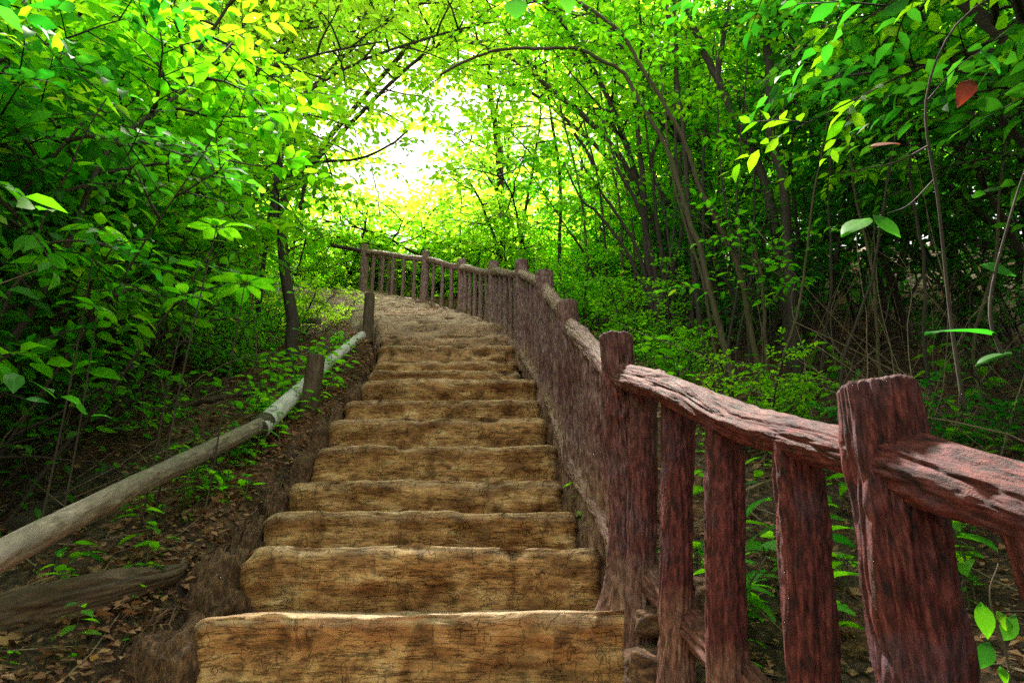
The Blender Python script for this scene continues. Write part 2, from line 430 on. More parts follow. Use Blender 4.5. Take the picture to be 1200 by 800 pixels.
# edges of the stair, as functions of Y
SLY = [-2, 2.5, 3.8, 5.6, 7.15, 8.0, 8.6, 9.2, 9.8, 10.4, 11.2]
SLX = [-1.3, -1.2, -1.30, -1.32, -1.48, -1.75, -2.0, -2.4, -3.0, -4.2, -5.6]
SRX = [1.1, 0.42, 0.30, 0.22, 0.0, -0.25, -0.45, -0.68, -1.15, -1.9, -3.1]
def hillside(x, y):
    base = HZof(y)
    # away from the saddle the hill keeps on rising
    side = ss(3.0, 9.0, np.abs(x + 2.2))
    rise = np.clip(y - 11.5, 0, 14) * 0.50 * side
    left = np.clip(-1.9 - x, 0, None); right = np.clip(x - 1.2, 0, None)
    lat = -0.10 * ss(0, 1.2, left) + 0.05 * left - 0.16 * ss(0, 0.8, right) + 0.06 * right
    return base + rise + lat
def terrain(x, y):
    x = np.asarray(x, float); y = np.asarray(y, float)
    h = hillside(x, y)
    l = np.interp(y, SLY, SLX); r = np.interp(y, SLY, SRX)
    ins = ss(-0.12, 0.10, x - l) * ss(-0.12, 0.10, r - x)
    bl = ss(0.55, 0.0, np.abs(x - l + 0.35)); 
    h = h + 0.10 * bl * (1 - ins)                                  # heaped soil along the stair ends
    h = h - 0.42 * ins * (y < 12.6)
    rx = np.interp(y, [-2, 1.3, 2.66, 3.95, 6.7, 8.0, 9.4, 10, 10.9], [1.6, 0.80, 0.56, 0.36, 0.1, -0.25, -0.77, -1.4, -2.7])
    h = h - 0.22 * ss(0.0, 0.25, x - rx) * ss(1.6, 0.5, x - rx) * ss(6.0, 2.0, y)   # drop behind the railing
    h = h + (0.09 * fbm(x * 0.9, y * 0.9, 0, 31, 3) + 0.035 * fbm(x * 4, y * 4, 0, 33, 3) + 0.014 * fbm(x * 14, y * 14, 0, 34, 2)) * (1 - ins)
    return h

def build_ground():
    def axis(lo, hi, f0, f1, step):
        core = np.arange(f0, f1, step)
        a = f0 - np.geomspace(step, f0 - lo, 40)[::-1]; b = f1 + np.geomspace(step, hi - f1, 40)
        return np.r_[a, core, b]
    xs = axis(-300, 300, -6, 7, 0.045); ys = axis(-60, 400, -1.5, 15, 0.06)
    X, Y = np.meshgrid(xs, ys)
    V = np.stack([X, Y, terrain(X, Y)], -1).reshape(-1, 3)
    me = mesh_from('ground', V, [grid_faces(len(xs), len(ys), wrap=False)], M_GROUND)
    tag(link('ground', me), kind='structure')
build_ground()

# ------------------------------------------------------------------ stair
STEPS = [  # py of the lip, left px, right px, distance
 (718, 224, 752, 2.50), (641, 282, 706, 3.00), (600, 306, 677, 3.38), (563, 338, 660, 3.80), (523, 366, 654, 4.25),
 (490, 384, 641, 4.70), (469, 402, 634, 5.10), (445, 422, 629, 5.60), (434.5, 430, 610, 6.00), (424, 436, 608, 6.35),
 (405.5, 441, 606, 6.75), (393, 445, 601, 7.15)]
steps = []
for py, xl, xr, Y in STEPS:
    steps.append((PX(xl, py, Y), PX(xr, py, Y)))
z = steps[0][0][2]
for k in range(1, 6):                                              # the flight goes on down past the camera
    Yk = 2.5 - 0.44 * k
    steps.insert(0, (np.array([-1.22, Yk, z - 0.24 * k]), np.array([0.42 + 0.12 * k, Yk, z - 0.24 * k])))
Lp = catmull([(-1.48, 7.15, 0), (-1.75, 8.0, 0), (-2.0, 8.6, 0), (-2.45, 9.2, 0), (-3.0, 9.75, 0), (-3.7, 10.2, 0), (-4.6, 10.6, 0)], 15)
Rp = catmull([(0.0, 7.15, 0), (-0.35, 8.05, 0), (-0.62, 8.75, 0), (-0.92, 9.3, 0), (-1.45, 9.8, 0), (-2.1, 10.3, 0), (-2.9, 10.95, 0)], 15)
for k in range(1, 15):
    a, b = Lp[k].copy(), Rp[k].copy()
    zz = ZE + 2.66 + (HZof(min((a[1] + b[1]) / 2 + 0.12, 11)) - ZE - 2.48) * 1.0 + 0.02
    a[2] = b[2] = zz; steps.append((a, b))

def make_step(i, A, B, run, seed, res, root):
    """one cast step: battered riser with a rolled lip, tread and left cheek"""
    W = np.linalg.norm(B - A); ux = (B - A) / W
    uy = np.array([-ux[1], ux[0], 0.0]); uy /= np.linalg.norm(uy)
    nx = max(24, int(W / res)); H = 0.42
    # profile: (depth back, height) starting at foot of riser
    nr = max(8, int(0.30 / res)); nl = 7; nt_ = max(5, int(run / (res * 2.2)))
    pr = []
    for k in range(nr): t = k / nr; pr.append((-0.012 - 0.02 * t + 0.012 * math.sin(t * 9 + seed), -H + (H - 0.022) * t, 0))
    for k in range(nl):
        a = PI * (0.0 + 0.5 * k / (nl - 1)); pr.append((-0.010 - 0.022 * math.cos(a), -0.022 + 0.022 * math.sin(a), 1))
    for k in range(1, nt_ + 1): t = k / nt_; pr.append((0.02 + (run + 0.14) * t, -0.012 * math.sin(PI * min(1, t)) - 0.0, 1))
    pr = np.array(pr); nv = len(pr)
    u = np.linspace(0, 1, nx); U, K = np.meshgrid(u, np.arange(nv))
    dep = pr[K.astype(int), 0]; hh = pr[K.astype(int), 1]; isr = (K < nr + 2)
    X = U * W
    # ends roll back
    rl = 0.085 * (1 + 0.3 * noise(hh * 8, seed, 0, seed))
    e = np.clip(np.minimum(X / rl, (W - X) / 0.07), 0, 1); rb = (1 - np.sqrt(np.clip(1 - (1 - e) ** 2, 0, 1))) * np.where(X < W / 2, rl, 0.07)
    sag = 0.011 * fbm(X * 1.6, seed, 0, seed, 3) + 0.004 * noise(X * 11, seed, 3, seed)
    hh2 = hh + sag * np.clip((hh + H) / H, 0, 1) ** 2
    g = fbm(X * 3.2 + seed, dep * 5, hh * 26, seed + 3, 4, 0.6)
    gl = fbm(X * 2.2 + seed, dep * 3, hh * 7, seed + 4, 3)
    dents = np.clip(noise(X * 7 + seed, hh * 11, 0, seed + 5) - 0.35, 0, 1)
    cr = np.clip(1 - np.abs(noise(X * 2.6 + seed, hh * 30 + 0.8 * noise(X * 6, hh * 8, 0, seed), 0, seed + 12)) * 7, 0, 1)
    cr2 = np.clip(1 - np.abs(noise(X * 7 + seed, hh * 60, 2, seed + 13)) * 4, 0, 1)
    front = 0.013 * g + 0.045 * gl - 0.10 * dents - 0.014 * cr * ss(-0.3, 0.3, noise(X * 3, hh * 6, 4, seed)) - 0.006 * cr2 + 0.005 * fbm(X * 30, hh * 60, 0, seed + 15, 3)
    for jx in np.cumsum(np.random.default_rng(seed).uniform(0.28, 0.62, 6)) - 0.05:
        w = jx + 0.02 * noise(hh * 9, seed, jx * 5, seed + 7)
        front -= 0.034 * np.exp(-((X - w) / 0.012) ** 2) * ss(-0.3, 0.25, noise(hh * 5, jx * 9, seed, seed + 8))
    top = 0.010 * fbm(X * 6 + seed, dep * 8, 0, seed + 6, 4)
    dy = dep + rb - np.where(isr, front, front * np.clip(1 - (K - nr - 2) / 5, 0, 1))
    dz = hh2 + np.where(K >= nr, top, 0) - 0.3 * rb * (K >= nr) - 0.035 * np.exp(-X / 0.06) * np.clip((hh + H) / H, 0, 1)
    P = A + U[..., None] * (B - A) + dy[..., None] * uy + dz[..., None] * np.array([0, 0, 1.0])
    rest = np.stack([X + seed * 3.7, dep, hh], -1)
    lip = np.clip((K - nr - 1) / 3, 0, 1) * (0.75 + 0.0 * U)
    lip = np.where((K >= nr + 2), lip, 0) * np.clip(0.8 + 0.4 * noise(X * 9, dep * 6, seed, seed), 0.2, 1)
    lip = np.maximum(lip, 0.55 * ss(-0.05, -0.01, hh + 0.02 * fbm(X * 8, hh * 10, seed, seed + 21, 3)) * (K < nr + 2))
    Pf, Rf, Tf = P.reshape(-1, 3), rest.reshape(-1, 3), lip.reshape(-1)
    F = [grid_faces(nx, nv, wrap=False)]
    # cheeks and back down to the soil
    mbx = MB(); mbx.add(Pf, F, Rf, Tf)
    for side in (0, nx - 1):
        col = P[:, side]; n = len(col)
        low = col.copy(); low[:, 2] = A[2] - H - 0.05
        Vc = np.stack([col, low], 1).reshape(-1, 3)
        f = np.array([[2 * k, 2 * k + 1, 2 * k + 3, 2 * k + 2] for k in range(n - 1)])
        if side: f = f[:, ::-1]
        mbx.add(Vc, [f], None, 0.0)
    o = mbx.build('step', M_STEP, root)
    return o

stair = thing('staircase', 'long curving flight of ochre brown cast steps with worn lips coloured pale as if lit from above climbing through the woods', 'staircase', (0, 2.5, 0))
stair.location = (0, 0, 0)

def earth_mound(P, rad, seed, root, name='end_mound', res=40):
    """lumpy shoulder of root bound soil at the end of a riser"""
    u = np.linspace(0, 2 * PI, res, endpoint=False); v = np.linspace(-0.35, PI / 2, res // 2)
    Uu, Vv = np.meshgrid(u, v)
    d = np.stack([np.cos(Uu) * np.cos(Vv), np.sin(Uu) * np.cos(Vv), np.sin(Vv)], -1)
    q = 1 + 0.22 * fbm(d[..., 0] * 1.5 + seed, d[..., 1] * 1.5, d[..., 2] * 1.5, seed, 3) \
          + 0.09 * np.abs(fbm(np.cos(Uu) * 6, np.sin(Uu) * 6, Vv * 1.6 + seed, seed + 2, 3)) + 0.05 * fbm(d[..., 0] * 12, d[..., 1] * 12, d[..., 2] * 12, seed + 5, 3)
    q = q + 0.20 * fbm(d[..., 0] * 3.5 + seed, d[..., 1] * 3.5, d[..., 2] * 3.5, seed + 7, 4, 0.7)
    V = np.asarray(P) + d * q[..., None] * np.asarray(rad)
    mb = MB(); V = V.reshape(-1, 3)
    mb.add(V, [grid_faces(res, res // 2), (np.arange(res) + (res // 2 - 1) * res)[None]], V)
    rg = np.random.default_rng(seed)
    if P[0] < 0.1 and res > 40:
        for k in range(16):                                          # fine roots draped over the shoulder
            a0 = rg.uniform(PI * 0.75, PI * 1.7); t = np.linspace(0.05, 1.25, 9); az = a0 + np.cumsum(rg.normal(0, .09, 9))
            Q = np.stack([np.cos(az) * np.sin(t), np.sin(az) * np.sin(t), np.cos(t)], -1) * (1.04 + rg.normal(0, .05, (9, 1)))
            tube(mb, np.asarray(P) + Q * np.asarray(rad) * [1.05, 1.05, 1.05], np.linspace(1, .4, 9) * rg.uniform(.0015, .005), 5)
    return mb.build(name, M_SOIL, root)

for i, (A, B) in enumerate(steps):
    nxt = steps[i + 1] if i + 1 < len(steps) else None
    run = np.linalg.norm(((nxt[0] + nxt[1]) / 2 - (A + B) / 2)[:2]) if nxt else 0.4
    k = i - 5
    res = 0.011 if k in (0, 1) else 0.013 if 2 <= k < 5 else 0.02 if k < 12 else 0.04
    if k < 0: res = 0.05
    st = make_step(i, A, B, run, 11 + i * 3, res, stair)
    if 0 <= k < 8:
        rr = [0.15, 0.14, 0.10, 0.10, 0.09, 0.09, 0.08, 0.08][k]
        earth_mound(A + np.array([-rr * 0.6, 0.12, -0.28]), (rr * (1.35 if k < 2 else 0.85), 0.22, 0.26), 40 + k, st, res=90 if k < 4 else 40)
    if 0 <= k < 8:
        earth_mound(B + np.array([0.07, 0.10, -0.20]), (0.10, 0.16, 0.19), 60 + k, st, res=32)

# ------------------------------------------------------------------ right hand railing
rail = thing('railing', 'long log style railing, dark red brown near and grey violet further up, beside the steps', 'railing')
POSTS = [  # x, y, radius
 (1.13, -0.04, .085), (0.705, 1.30, .079), (0.435, 2.66, .072), (0.36, 3.95, .075), (0.29, 5.30, .075), (0.10, 6.70, .075),
 (-0.25, 8.00, .07), (-0.77, 9.35, .07), (-1.40, 10.0, .07), (-2.62, 10.9, .075)]
def post_foot(x, y): return HZof(y) + 0.05
def foot_tint(mb, zfoot, hgt=0.22, amt=0.9):
    for i, V in enumerate(mb.V):
        nn = fbm(V[:, 0] * 9, V[:, 1] * 9, V[:, 2] * 5, 5, 3)
        mb.T[i] = np.clip(1 - (V[:, 2] - zfoot) / hgt + nn * 0.8, 0, 1) * amt
    return mb
tops = []
for k, (x, y, r) in enumerate(POSTS):
    zf = post_foot(x, y); h = 1.0 if k > 2 else 1.03
    if k == 1: h = 1.20
    h += {2: .03, 3: .10, 4: .17, 5: .12}.get(k, 0)
    near = k in (1, 2)
    sd_ = 100 + k
    kn = [(0.78, -1.9, 0.055)] if k == 2 else ([(0.35, 2.0, 0.06)] if k == 1 else [])
    a = (x + (-0.03 if k == 1 else 0.02 * math.sin(k * 3)), y, zf - (0.02 if k == 2 else 0.15)); b = (x + (0.012 if k == 1 else 0.01 * math.cos(k)), y, zf + h)
    mb = bark_log([a, ((a[0] + b[0]) / 2 + 0.01, y, (a[2] + b[2]) / 2), b], [r * 1.12, r * 1.04, r * 1.0, r, r * 1.0], sd_,
                  sides=140 if near else 64 if k < 5 else 32, n=300 if near else 140 if k < 5 else 60, A=0.17, ridges=2.4, along=1.7,
                  flare=0.35 if k != 2 else 0.6, knots=kn)
    foot_tint(mb, zf, 0.06 if k == 1 else 0.25, 0.3 if k == 1 else 0.9)
    mb.build('post', M_RAIL, rail)
    tops.append(np.array([x, y, zf + (0.87 if k != 1 else 1.06) + {0: .20, 2: .02, 3: .08, 4: .15, 5: .10}.get(k, 0)]))
shared = [None] * 5
for k in range(len(POSTS) - 1):
    p, q = tops[k], tops[k + 1]
    d = unit(q - p); near = k in (0, 1)
    L = np.linalg.norm(q - p)
    side = np.array([0.0, 0, 0])
    m1 = p + (q - p) * 0.35 + np.array([0.015, 0, -0.012 + 0.01 * math.sin(k * 5)]); m2 = p + (q - p) * 0.7 + np.array([-0.012, 0, 0.012])
    pts = [p + d * 0.02, m1, m2, q - d * 0.02]
    rr = 0.051 if k > 0 else 0.055
    kn = [(L * 0.86, PI * 0.62, 0.045), (L * 0.72, PI * 0.3, 0.04), (L * 0.3, PI * 0.5, 0.05)] if k == 1 else [(L * 0.3, 2.2, 0.05), (L * 0.7, 1.2, 0.05)]
    mb = bark_log(pts, [rr * 1.05, rr * .95, rr * 1.0, rr * 0.97, rr * 1.08], 200 + k, sides=110 if near else 64 if k < 4 else 28,
                  n=360 if near else 200 if k < 4 else 60, A=0.13, ridges=1.7, along=2.4, knots=kn, caps=False, oval=0.14, breaks=0.5)
    mb.T = [np.zeros(len(v)) for v in mb.V]
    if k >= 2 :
        for i, V in enumerate(mb.V):                                # light on the upper side, put into the tint
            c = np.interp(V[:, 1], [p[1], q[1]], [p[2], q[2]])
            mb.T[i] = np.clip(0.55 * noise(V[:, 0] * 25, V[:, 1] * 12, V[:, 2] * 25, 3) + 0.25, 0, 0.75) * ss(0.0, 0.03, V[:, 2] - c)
    mb.build('handrail', M_RAIL, rail)
    # bottom rail
    bo = lambda i: 0.18 if i == 2 else 0.35 if i == 1 else 0.10
    bp = np.array([POSTS[k][0], POSTS[k][1], post_foot(*POSTS[k][:2]) + bo(k)]); bq = np.array([POSTS[k + 1][0] + 0.02 * (k == 1), POSTS[k + 1][1], post_foot(*POSTS[k + 1][:2]) + bo(k + 1)])
    mid = (bp + bq) / 2 + np.array([0.0, 0, -0.01])
    mb = bark_log([bp, mid, bq], [0.06, 0.05, 0.05, 0.06], 300 + k, sides=64 if k < 4 else 24, n=200 if k < 4 else 50, A=0.22, ridges=1.7,
                  along=3, caps=False, oval=0.2)
    mb.T = [np.clip(0.55 + 0.5 * fbm(V[:, 0] * 9, V[:, 1] * 9, V[:, 2] * 9, 4, 2), 0, 1) * (0.4 if k < 2 else 0.9) for V in mb.V]
    mb.build('bottom_rail', M_RAIL, rail)
    # balusters
    nb = {0: 4, 1: 4, 2: 5, 3: 5, 4: 5, 5: 5, 6: 5, 7: 3, 8: 5}[k]
    for j in range(nb):
        t = (j + 1) / (nb + 1)
        if k == 1: t = [0.22, 0.46, 0.68, 0.885][j]
        foot = bp + (bq - bp) * t; head = p + (q - p) * t
        rb = 0.054 if k < 2 else 0.039 + 0.004 * math.sin(j * 9 + k)
        jx = 0.008 * math.sin(j * 7 + k * 3)
        lean = 1.0 if k == 1 else 0.0
        a = foot + np.array([jx - 0.055 * lean, 0, -0.22 - 0.25 * lean * (1 - t)]); b = head + np.array([-jx + 0.03 * lean, 0, -0.02])
        if k <= 2:
            mb = bark_log([a, (a + b) / 2 + np.array([0.008 * math.sin(j * 5), 0, 0]), b], [rb * 1.15, rb * 1.0, rb * 0.95, rb, rb * 1.02], 400 + k * 20 + j,
                          sides=96 if k == 1 else 48, n=220 if k == 1 else 90, A=0.2, ridges=1.9, along=1.6, caps=False, oval=0.12)
            foot_tint(mb, foot[2], 0.08 if k < 2 else 0.3, 0.4 if k < 2 else 0.9)
            mb.build('baluster', M_RAIL, rail)
        else:
            s = (j + k) % 5
            if shared[s] is None:
                mb = bark_log([(0, 0, -0.22), (0.006, 0, 0.3), (0, 0, 0.80)], [rb * 1.3, rb, rb * .95, rb], 500 + s, sides=28, n=50, A=0.2,
                              ridges=1.9, along=1.6, caps=False)
                foot_tint(mb, 0.0, 0.3, 0.9); shared[s] = mb.mesh('baluster', M_RAIL)
            o = link('baluster', shared[s], rail); o.location = foot; o.rotation_euler = (0, 0, j * 1.3)
            o.scale = (0.8, 0.8, (b[2] - foot[2]) / 0.80)

# second railing crossing behind the bend
rail2 = thing('railing', 'short grey railing behind the bend at the top of the steps', 'railing')
C = [np.array([-2.62, 10.9]), np.array([-1.95, 11.9]), np.array([-0.9, 12.9])]
prevt = None
for k, c in enumerate(C):
    zf = HZof(c[1]) + 0.0
    if k:
        mb = bark_log([(c[0], c[1], zf - 0.1), (c[0] + .01, c[1], zf + 0.5), (c[0], c[1], zf + 1.0)], [0.08, 0.07, 0.07], 600 + k, sides=28, n=50)
        mb.T = [np.full(len(V), 0.3) for V in mb.V]; mb.build('post', M_RAIL, rail2)
    t_ = np.array([c[0], c[1], zf + 0.87])
    if prevt is not None:
        mb = bark_log([prevt, t_], [0.055, 0.055], 610 + k, sides=24, n=40, caps=False); mb.T = [np.full(len(V), 0.3) for V in mb.V]
        mb.build('handrail', M_RAIL, rail2)
        for j in range(5):
            a = prevt + (t_ - prevt) * (j + 1) / 6
            o = link('baluster', shared[j % 5], rail2); o.location = a - np.array([0, 0, 0.82]); o.scale = (1, 1, 1.02)
    prevt = t_
# dark crossbar leaving the last post to the left
cb = bark_log([PX(386, 287, 10.9), PX(402, 290, 10.9), PX(424, 294, 10.9)], [0.035, 0.035, 0.04], 620, sides=20, n=30, A=0.1)
cb.T = [np.zeros(len(V)) for V in cb.V]; tag(cb.build('crossbar', M_BARK), 'thin dark pole sticking out left from the last railing post', 'pole')

# stones wedged by the lowest step, right
def rock(P, rad, seed, label):
    u = np.linspace(0, 2 * PI, 40, endpoint=False); v = np.linspace(-PI / 2, PI / 2, 24)
    Uu, Vv = np.meshgrid(u, v); d = np.stack([np.cos(Uu) * np.cos(Vv), np.sin(Uu) * np.cos(Vv), np.sin(Vv)], -1)
    d = np.sign(d) * np.abs(d) ** 0.6
    q = 0.85 + 0.35 * fbm(d[..., 0] * 1.3 + seed, d[..., 1] * 1.3, d[..., 2] * 1.3, seed, 3) + 0.05 * fbm(d[..., 0] * 7, d[..., 1] * 7, d[..., 2] * 7, seed + 9, 3)
    V = (d * q[..., None] * np.asarray(rad)).reshape(-1, 3)
    mb = MB(); mb.add(V, [grid_faces(40, 24)], V[:, [2, 1, 0]] + seed, 0.0); o = mb.build('stone', M_SOIL); o.location = P
    return tag(o, label, 'stone')
rock(PX(768, 728, 2.45), (0.09, 0.10, 0.055), 3, 'small brown stone beside the right end of the second lowest step')
rock(PX(772, 785, 2.4), (0.12, 0.12, 0.08), 5, 'larger brown stone under the bottom rail next to the lowest step')
rock(PX(838, 700, 2.7), (0.10, 0.10, 0.08), 8, 'brown stone seen between two balusters just above the bottom rail')
rock((0.45, 3.62, ZE + 0.36), (0.08, 0.09, 0.06), 12, 'small stone wedged between the steps and the railing foot')

# ------------------------------------------------------------------ left hand log handrail
hr = thing('log_handrail', 'low handrail of two grey poles resting on short stumps left of the steps', 'handrail')
a = [PX(-60, 680, 1.78), PX(0, 651, 2.0), PX(120, 588, 2.6), PX(225, 537, 3.4), PX(308, 497, 4.25)]
mb = bark_log(a, [0.045, 0.045, 0.046, 0.047, 0.048], 700, sides=64, n=260, A=0.05, ridges=2, along=1.2, oval=0.05, breaks=0.6,
              knots=[(1.9, 1.5, 0.04), (0.9, 2.2, 0.03), (2.5, 1.2, 0.03)]); mb.build('pole', M_POLE, hr)
mb = bark_log([PX(303, 503, 4.2), PX(340, 468, 4.9), PX(382, 428, 6.0), PX(424, 393, 7.4)], [0.066, 0.056, 0.052, 0.05], 702, sides=48, n=140,
              A=0.05, ridges=2, along=1, oval=0.04); mb.build('pole', M_POLE2, hr)
mb = MB(); tube(mb, [PX(300, 505, 4.16), PX(311, 494, 4.33)], [0.064, 0.066], 20); mb.build('joint', M_BARK, hr)
for (pt, pb, Y, r, s) in (((371, 418), (356, 520), 4.95, 0.072, 710), ((433, 345), (431, 392), 7.7, 0.065, 711)):
    t_, b_ = PX(*pt, Y), PX(*pb, Y); b_ = b_ + unit(b_ - t_) * 0.1
    mb = bark_log([b_, (t_ + b_) / 2, t_], [r * 1.12, r, r * 0.95], s, sides=48, n=90, A=0.14, ridges=2.0); mb.build('post', M_STUMP, hr)

def on_ground(px, py, dz=0.0):
    """first hit of the sight line with the ground"""
    Ys = np.geomspace(1.0, 30, 600); P = np.array([PX(px, py, Y) for Y in Ys])
    g = terrain(P[:, 0], P[:, 1]); i = np.argmax(P[:, 2] < g)
    p = P[i] if P[i, 2] < g[i] else P[-1]
    p = p.copy(); p[2] = terrain(p[0], p[1]) + dz; return p

def fallen(name, label, pix, r, mat, seed, A=0.12, cat='log', lift=0.0, sides=40, n=120):
    pts = [on_ground(x, y, rr * 0.6 + lift) for (x, y), rr in zip(pix, np.interp(np.linspace(0, 1, len(pix)), np.linspace(0, 1, len(r)), r))]
    mb = bark_log(pts, r, seed, sides=sides, n=n, A=A, ridges=1.8, along=1.5, oval=0.18)
    return tag(mb.build(name, mat), label, cat)
fallen('fallen_log', 'thick dark rotten log tapering to the right, lying below the left handrail', [(-60, 770), (20, 742), (110, 715), (200, 680), (232, 645)], [0.085, 0.085, 0.065, 0.03, 0.012], M_DARKW, 801, 0.22, sides=72, n=200)
fallen('fallen_log', 'slim dark log lying just behind the near end of the left handrail', [(20, 628), (70, 592), (125, 556)], [0.05, 0.045, 0.035], M_BARK, 802, 0.15)
fallen('fallen_branch', 'thin brown branch lying across the dark left bank', [(-20, 520), (60, 503), (140, 490), (220, 478), (295, 462)], [0.028, 0.03, 0.03, 0.035, 0.03], M_STUMP, 803, cat='branch')
fallen('fallen_branch', 'pale brown log lying across behind the dark trunk on the left', [(225, 382), (270, 385), (330, 390), (372, 396)], [0.06, 0.05, 0.05, 0.04], M_POLE, 804, cat='branch', lift=0.2)
fallen('fallen_branch', 'thin twig like branch on the red soil near the left stump', [(230, 470), (262, 448), (300, 442)], [0.015, 0.02, 0.012], M_STUMP, 805, cat='branch')
st_ = tag(bark_log([on_ground(209, 424, -0.05), PX(214, 390, 5.9), PX(221, 356, 5.85)], [0.035, 0.032, 0.028], 806, sides=24, n=50, A=0.08).build('stake', M_BARKL),
          'short yellowish stake standing in the undergrowth on the left', 'stake')
for i, (pix, r, lab) in enumerate([
    ([(985, 480), (1000, 560), (1020, 640)], .012, 'pale dry branch hanging behind the railing beside the nearest post'),
    ([(915, 560), (960, 540), (990, 520)], .010, 'pale dry branch lying behind the last baluster'),
    ([(1000, 435), (1040, 405), (1075, 392)], .016, 'tan broken branch on the slope above the nearest post'),
    ([(1115, 425), (1160, 395), (1210, 372)], .014, 'brown stick on the slope at the right edge'),
    ([(860, 590), (900, 575), (948, 560)], .011, 'thin dry stick behind the middle balusters'),
    ([(905, 445), (985, 432)], .02, 'dark stick lying on the slope behind the handrail')]):
    fallen('fallen_branch', lab, pix, [r * .7, r, r * .6], M_TWIG if i != 5 else M_STUMP, 820 + i, cat='branch', sides=12, n=24, lift=0.03)

# ------------------------------------------------------------------ leaves
def leaf_template(kind):
    """x along, y across, z up; returns verts, quads, tris"""
    if kind == 'far':
        V = np.array([[0, 0, 0], [.42, .26, .05], [1, 0, -.12], [.42, -.26, .05], [.5, 0, -.01]], float)
        return V, [], np.array([[0, 4, 1], [4, 2, 1], [0, 3, 4], [4, 3, 2]])
    if kind == 'near':
        xs = np.array([0, .12, .28, .46, .64, .8, .92, 1.0]); w = np.array([.015, .14, .235, .265, .23, .145, .06, .004])
        V, Q = [], []
        for x, ww in zip(xs, w):
            d = -0.16 * x * x
            for f in (-1, -.5, 0, .5, 1): V.append((x, f * ww, d + 0.22 * ww * abs(f) - 0.05 * (f * f) + 0.006 * math.sin(x * 25) * abs(f)))
        for i in range(7):
            for j in range(4): a = i * 5 + j; Q.append((a, a + 5, a + 6, a + 1))
        return np.array(V), np.array(Q), []
    V = np.array([[0, 0, 0], [.28, .21, .055], [.62, .22, .02], [1, 0, -.17], [.62, -.22, .02], [.28, -.21, .055], [.3, 0, 0], [.63, 0, -.04]], float)
    return V, np.array([[6, 7, 2, 1], [6, 5, 4, 7]]), np.array([[0, 6, 1], [7, 3, 2], [0, 5, 6], [7, 4, 3]])
TPL = {k: leaf_template(k) for k in ('far', 'mid', 'near')}

def leaves_into(mb, pos, d, nrm, size, rng, kind='mid', wide=1.0, tint=None):
    V0, Q, T = TPL[kind]; n = len(pos); m = len(V0)
    pos, d = np.asarray(pos, float), unit(d); s = unit(np.cross(nrm, d)); u = np.cross(d, s)
    size = np.broadcast_to(size, (n,)); curl = rng.uniform(0.3, 1.9, n)
    A = V0[None, :, 0, None] * d[:, None] + wide * V0[None, :, 1, None] * s[:, None] + V0[None, :, 2, None] * u[:, None] * curl[:, None, None]
    V = pos[:, None] + A * size[:, None, None]
    off = (np.arange(n) * m)[:, None, None]
    F = [(f[None] + off).reshape(-1, f.shape[1]) for f in (Q, T) if len(f)]
    rest = np.broadcast_to(V0[None] * [1, 1, 0], (n, m, 3)).reshape(-1, 3)
    tn = rng.random(n) if tint is None else tint
    mb.add(V.reshape(-1, 3), F, rest, np.repeat(tn, m))

def spray(P0, d, L, nl, rng, acc, size, whorl=False):
    """leaves set alternately along a twig, blades roughly level"""
    up = np.array([0, 0, 1.0]); d = unit(d)
    side = unit(np.cross(d, up) + 1e-6)
    t = np.linspace(0.12, 1.0, nl)
    P = P0 + d * L * t[:, None] + up * (-0.18 * L * t[:, None] ** 2)
    sg = np.where(np.arange(nl) % 2, 1.0, -1.0)
    fwd = np.linspace(0.45, 1.3, nl)[:, None]
    if nl > 1: sg[-1] *= 0.1
    D = d * fwd + side * sg[:, None] + up * rng.normal(-0.22, 0.22, (nl, 1)) + rng.normal(0, 0.22, (nl, 3))
    Nn = up + rng.normal(0, 0.42, (nl, 3)) + d * 0.15
    acc[0].append(P); acc[1].append(D); acc[2].append(Nn); acc[3].append(size * rng.uniform(0.6, 1.2, nl) * np.linspace(1.05, 0.85, nl))
    return np.array([P0, P0 + d * L * 0.5 - up * 0.045 * L, P0 + d * L - up * 0.18 * L])

def foliate(axes, rng, trunk, acc, nb, blen, ntw, lsize, nl=7, t0=0.3, sides=4, updir=0.25, twl=0.32, rb=0.010):
    """axes: list of (polyline Nx3, r0). Grow branches, twigs and sprays off them"""
    for P, r0 in axes:
        n = len(P)
        for b in range(nb):
            t = t0 + (1 - t0) * ((b + rng.random()) / nb); i = min(int(t * (n - 1)), n - 2); f = t * (n - 1) - i
            q = P[i] * (1 - f) + P[i + 1] * f
            az = b * 2.4 + rng.random() * 1.2
            d = unit(np.array([math.cos(az), math.sin(az), updir + rng.normal(0, 0.22)]) + 0.35 * unit(P[i + 1] - P[i]))
            L = blen * rng.uniform(0.6, 1.15) * (1.1 - 0.45 * t)
            k = 6; pts = [q]; dd = d.copy()
            for j in range(k):
                dd = unit(dd + rng.normal(0, 0.16, 3) + np.array([0, 0, -0.05])); pts.append(pts[-1] + dd * L / k)
            pts = np.array(pts); tube(trunk, pts, np.linspace(max(rb, r0 * 0.35), 0.003, k + 1), sides)
            for w in range(ntw):
                tt = 0.15 + 0.85 * (w + rng.random() * 0.8) / ntw; ii = min(int(tt * k), k - 1)
                qq = pts[ii] + (pts[ii + 1] - pts[ii]) * (tt * k - ii)
                bd = unit(pts[ii + 1] - pts[ii]); sdv = unit(np.cross(bd, [0, 0, 1.0]) + 1e-6) * (1 if w % 2 else -1)
                dt = bd * rng.uniform(0.3, 0.9) + sdv * rng.uniform(0.5, 1.0) + np.array([0, 0, rng.normal(0.08, 0.3)])
                tp = spray(qq, dt, twl * rng.uniform(0.6, 1.25), nl, rng, acc, lsize)
                tube(trunk, tp, [0.004, 0.003, 0.0015], 3)
            tp = spray(pts[-1], dd, twl, nl, rng, acc, lsize)

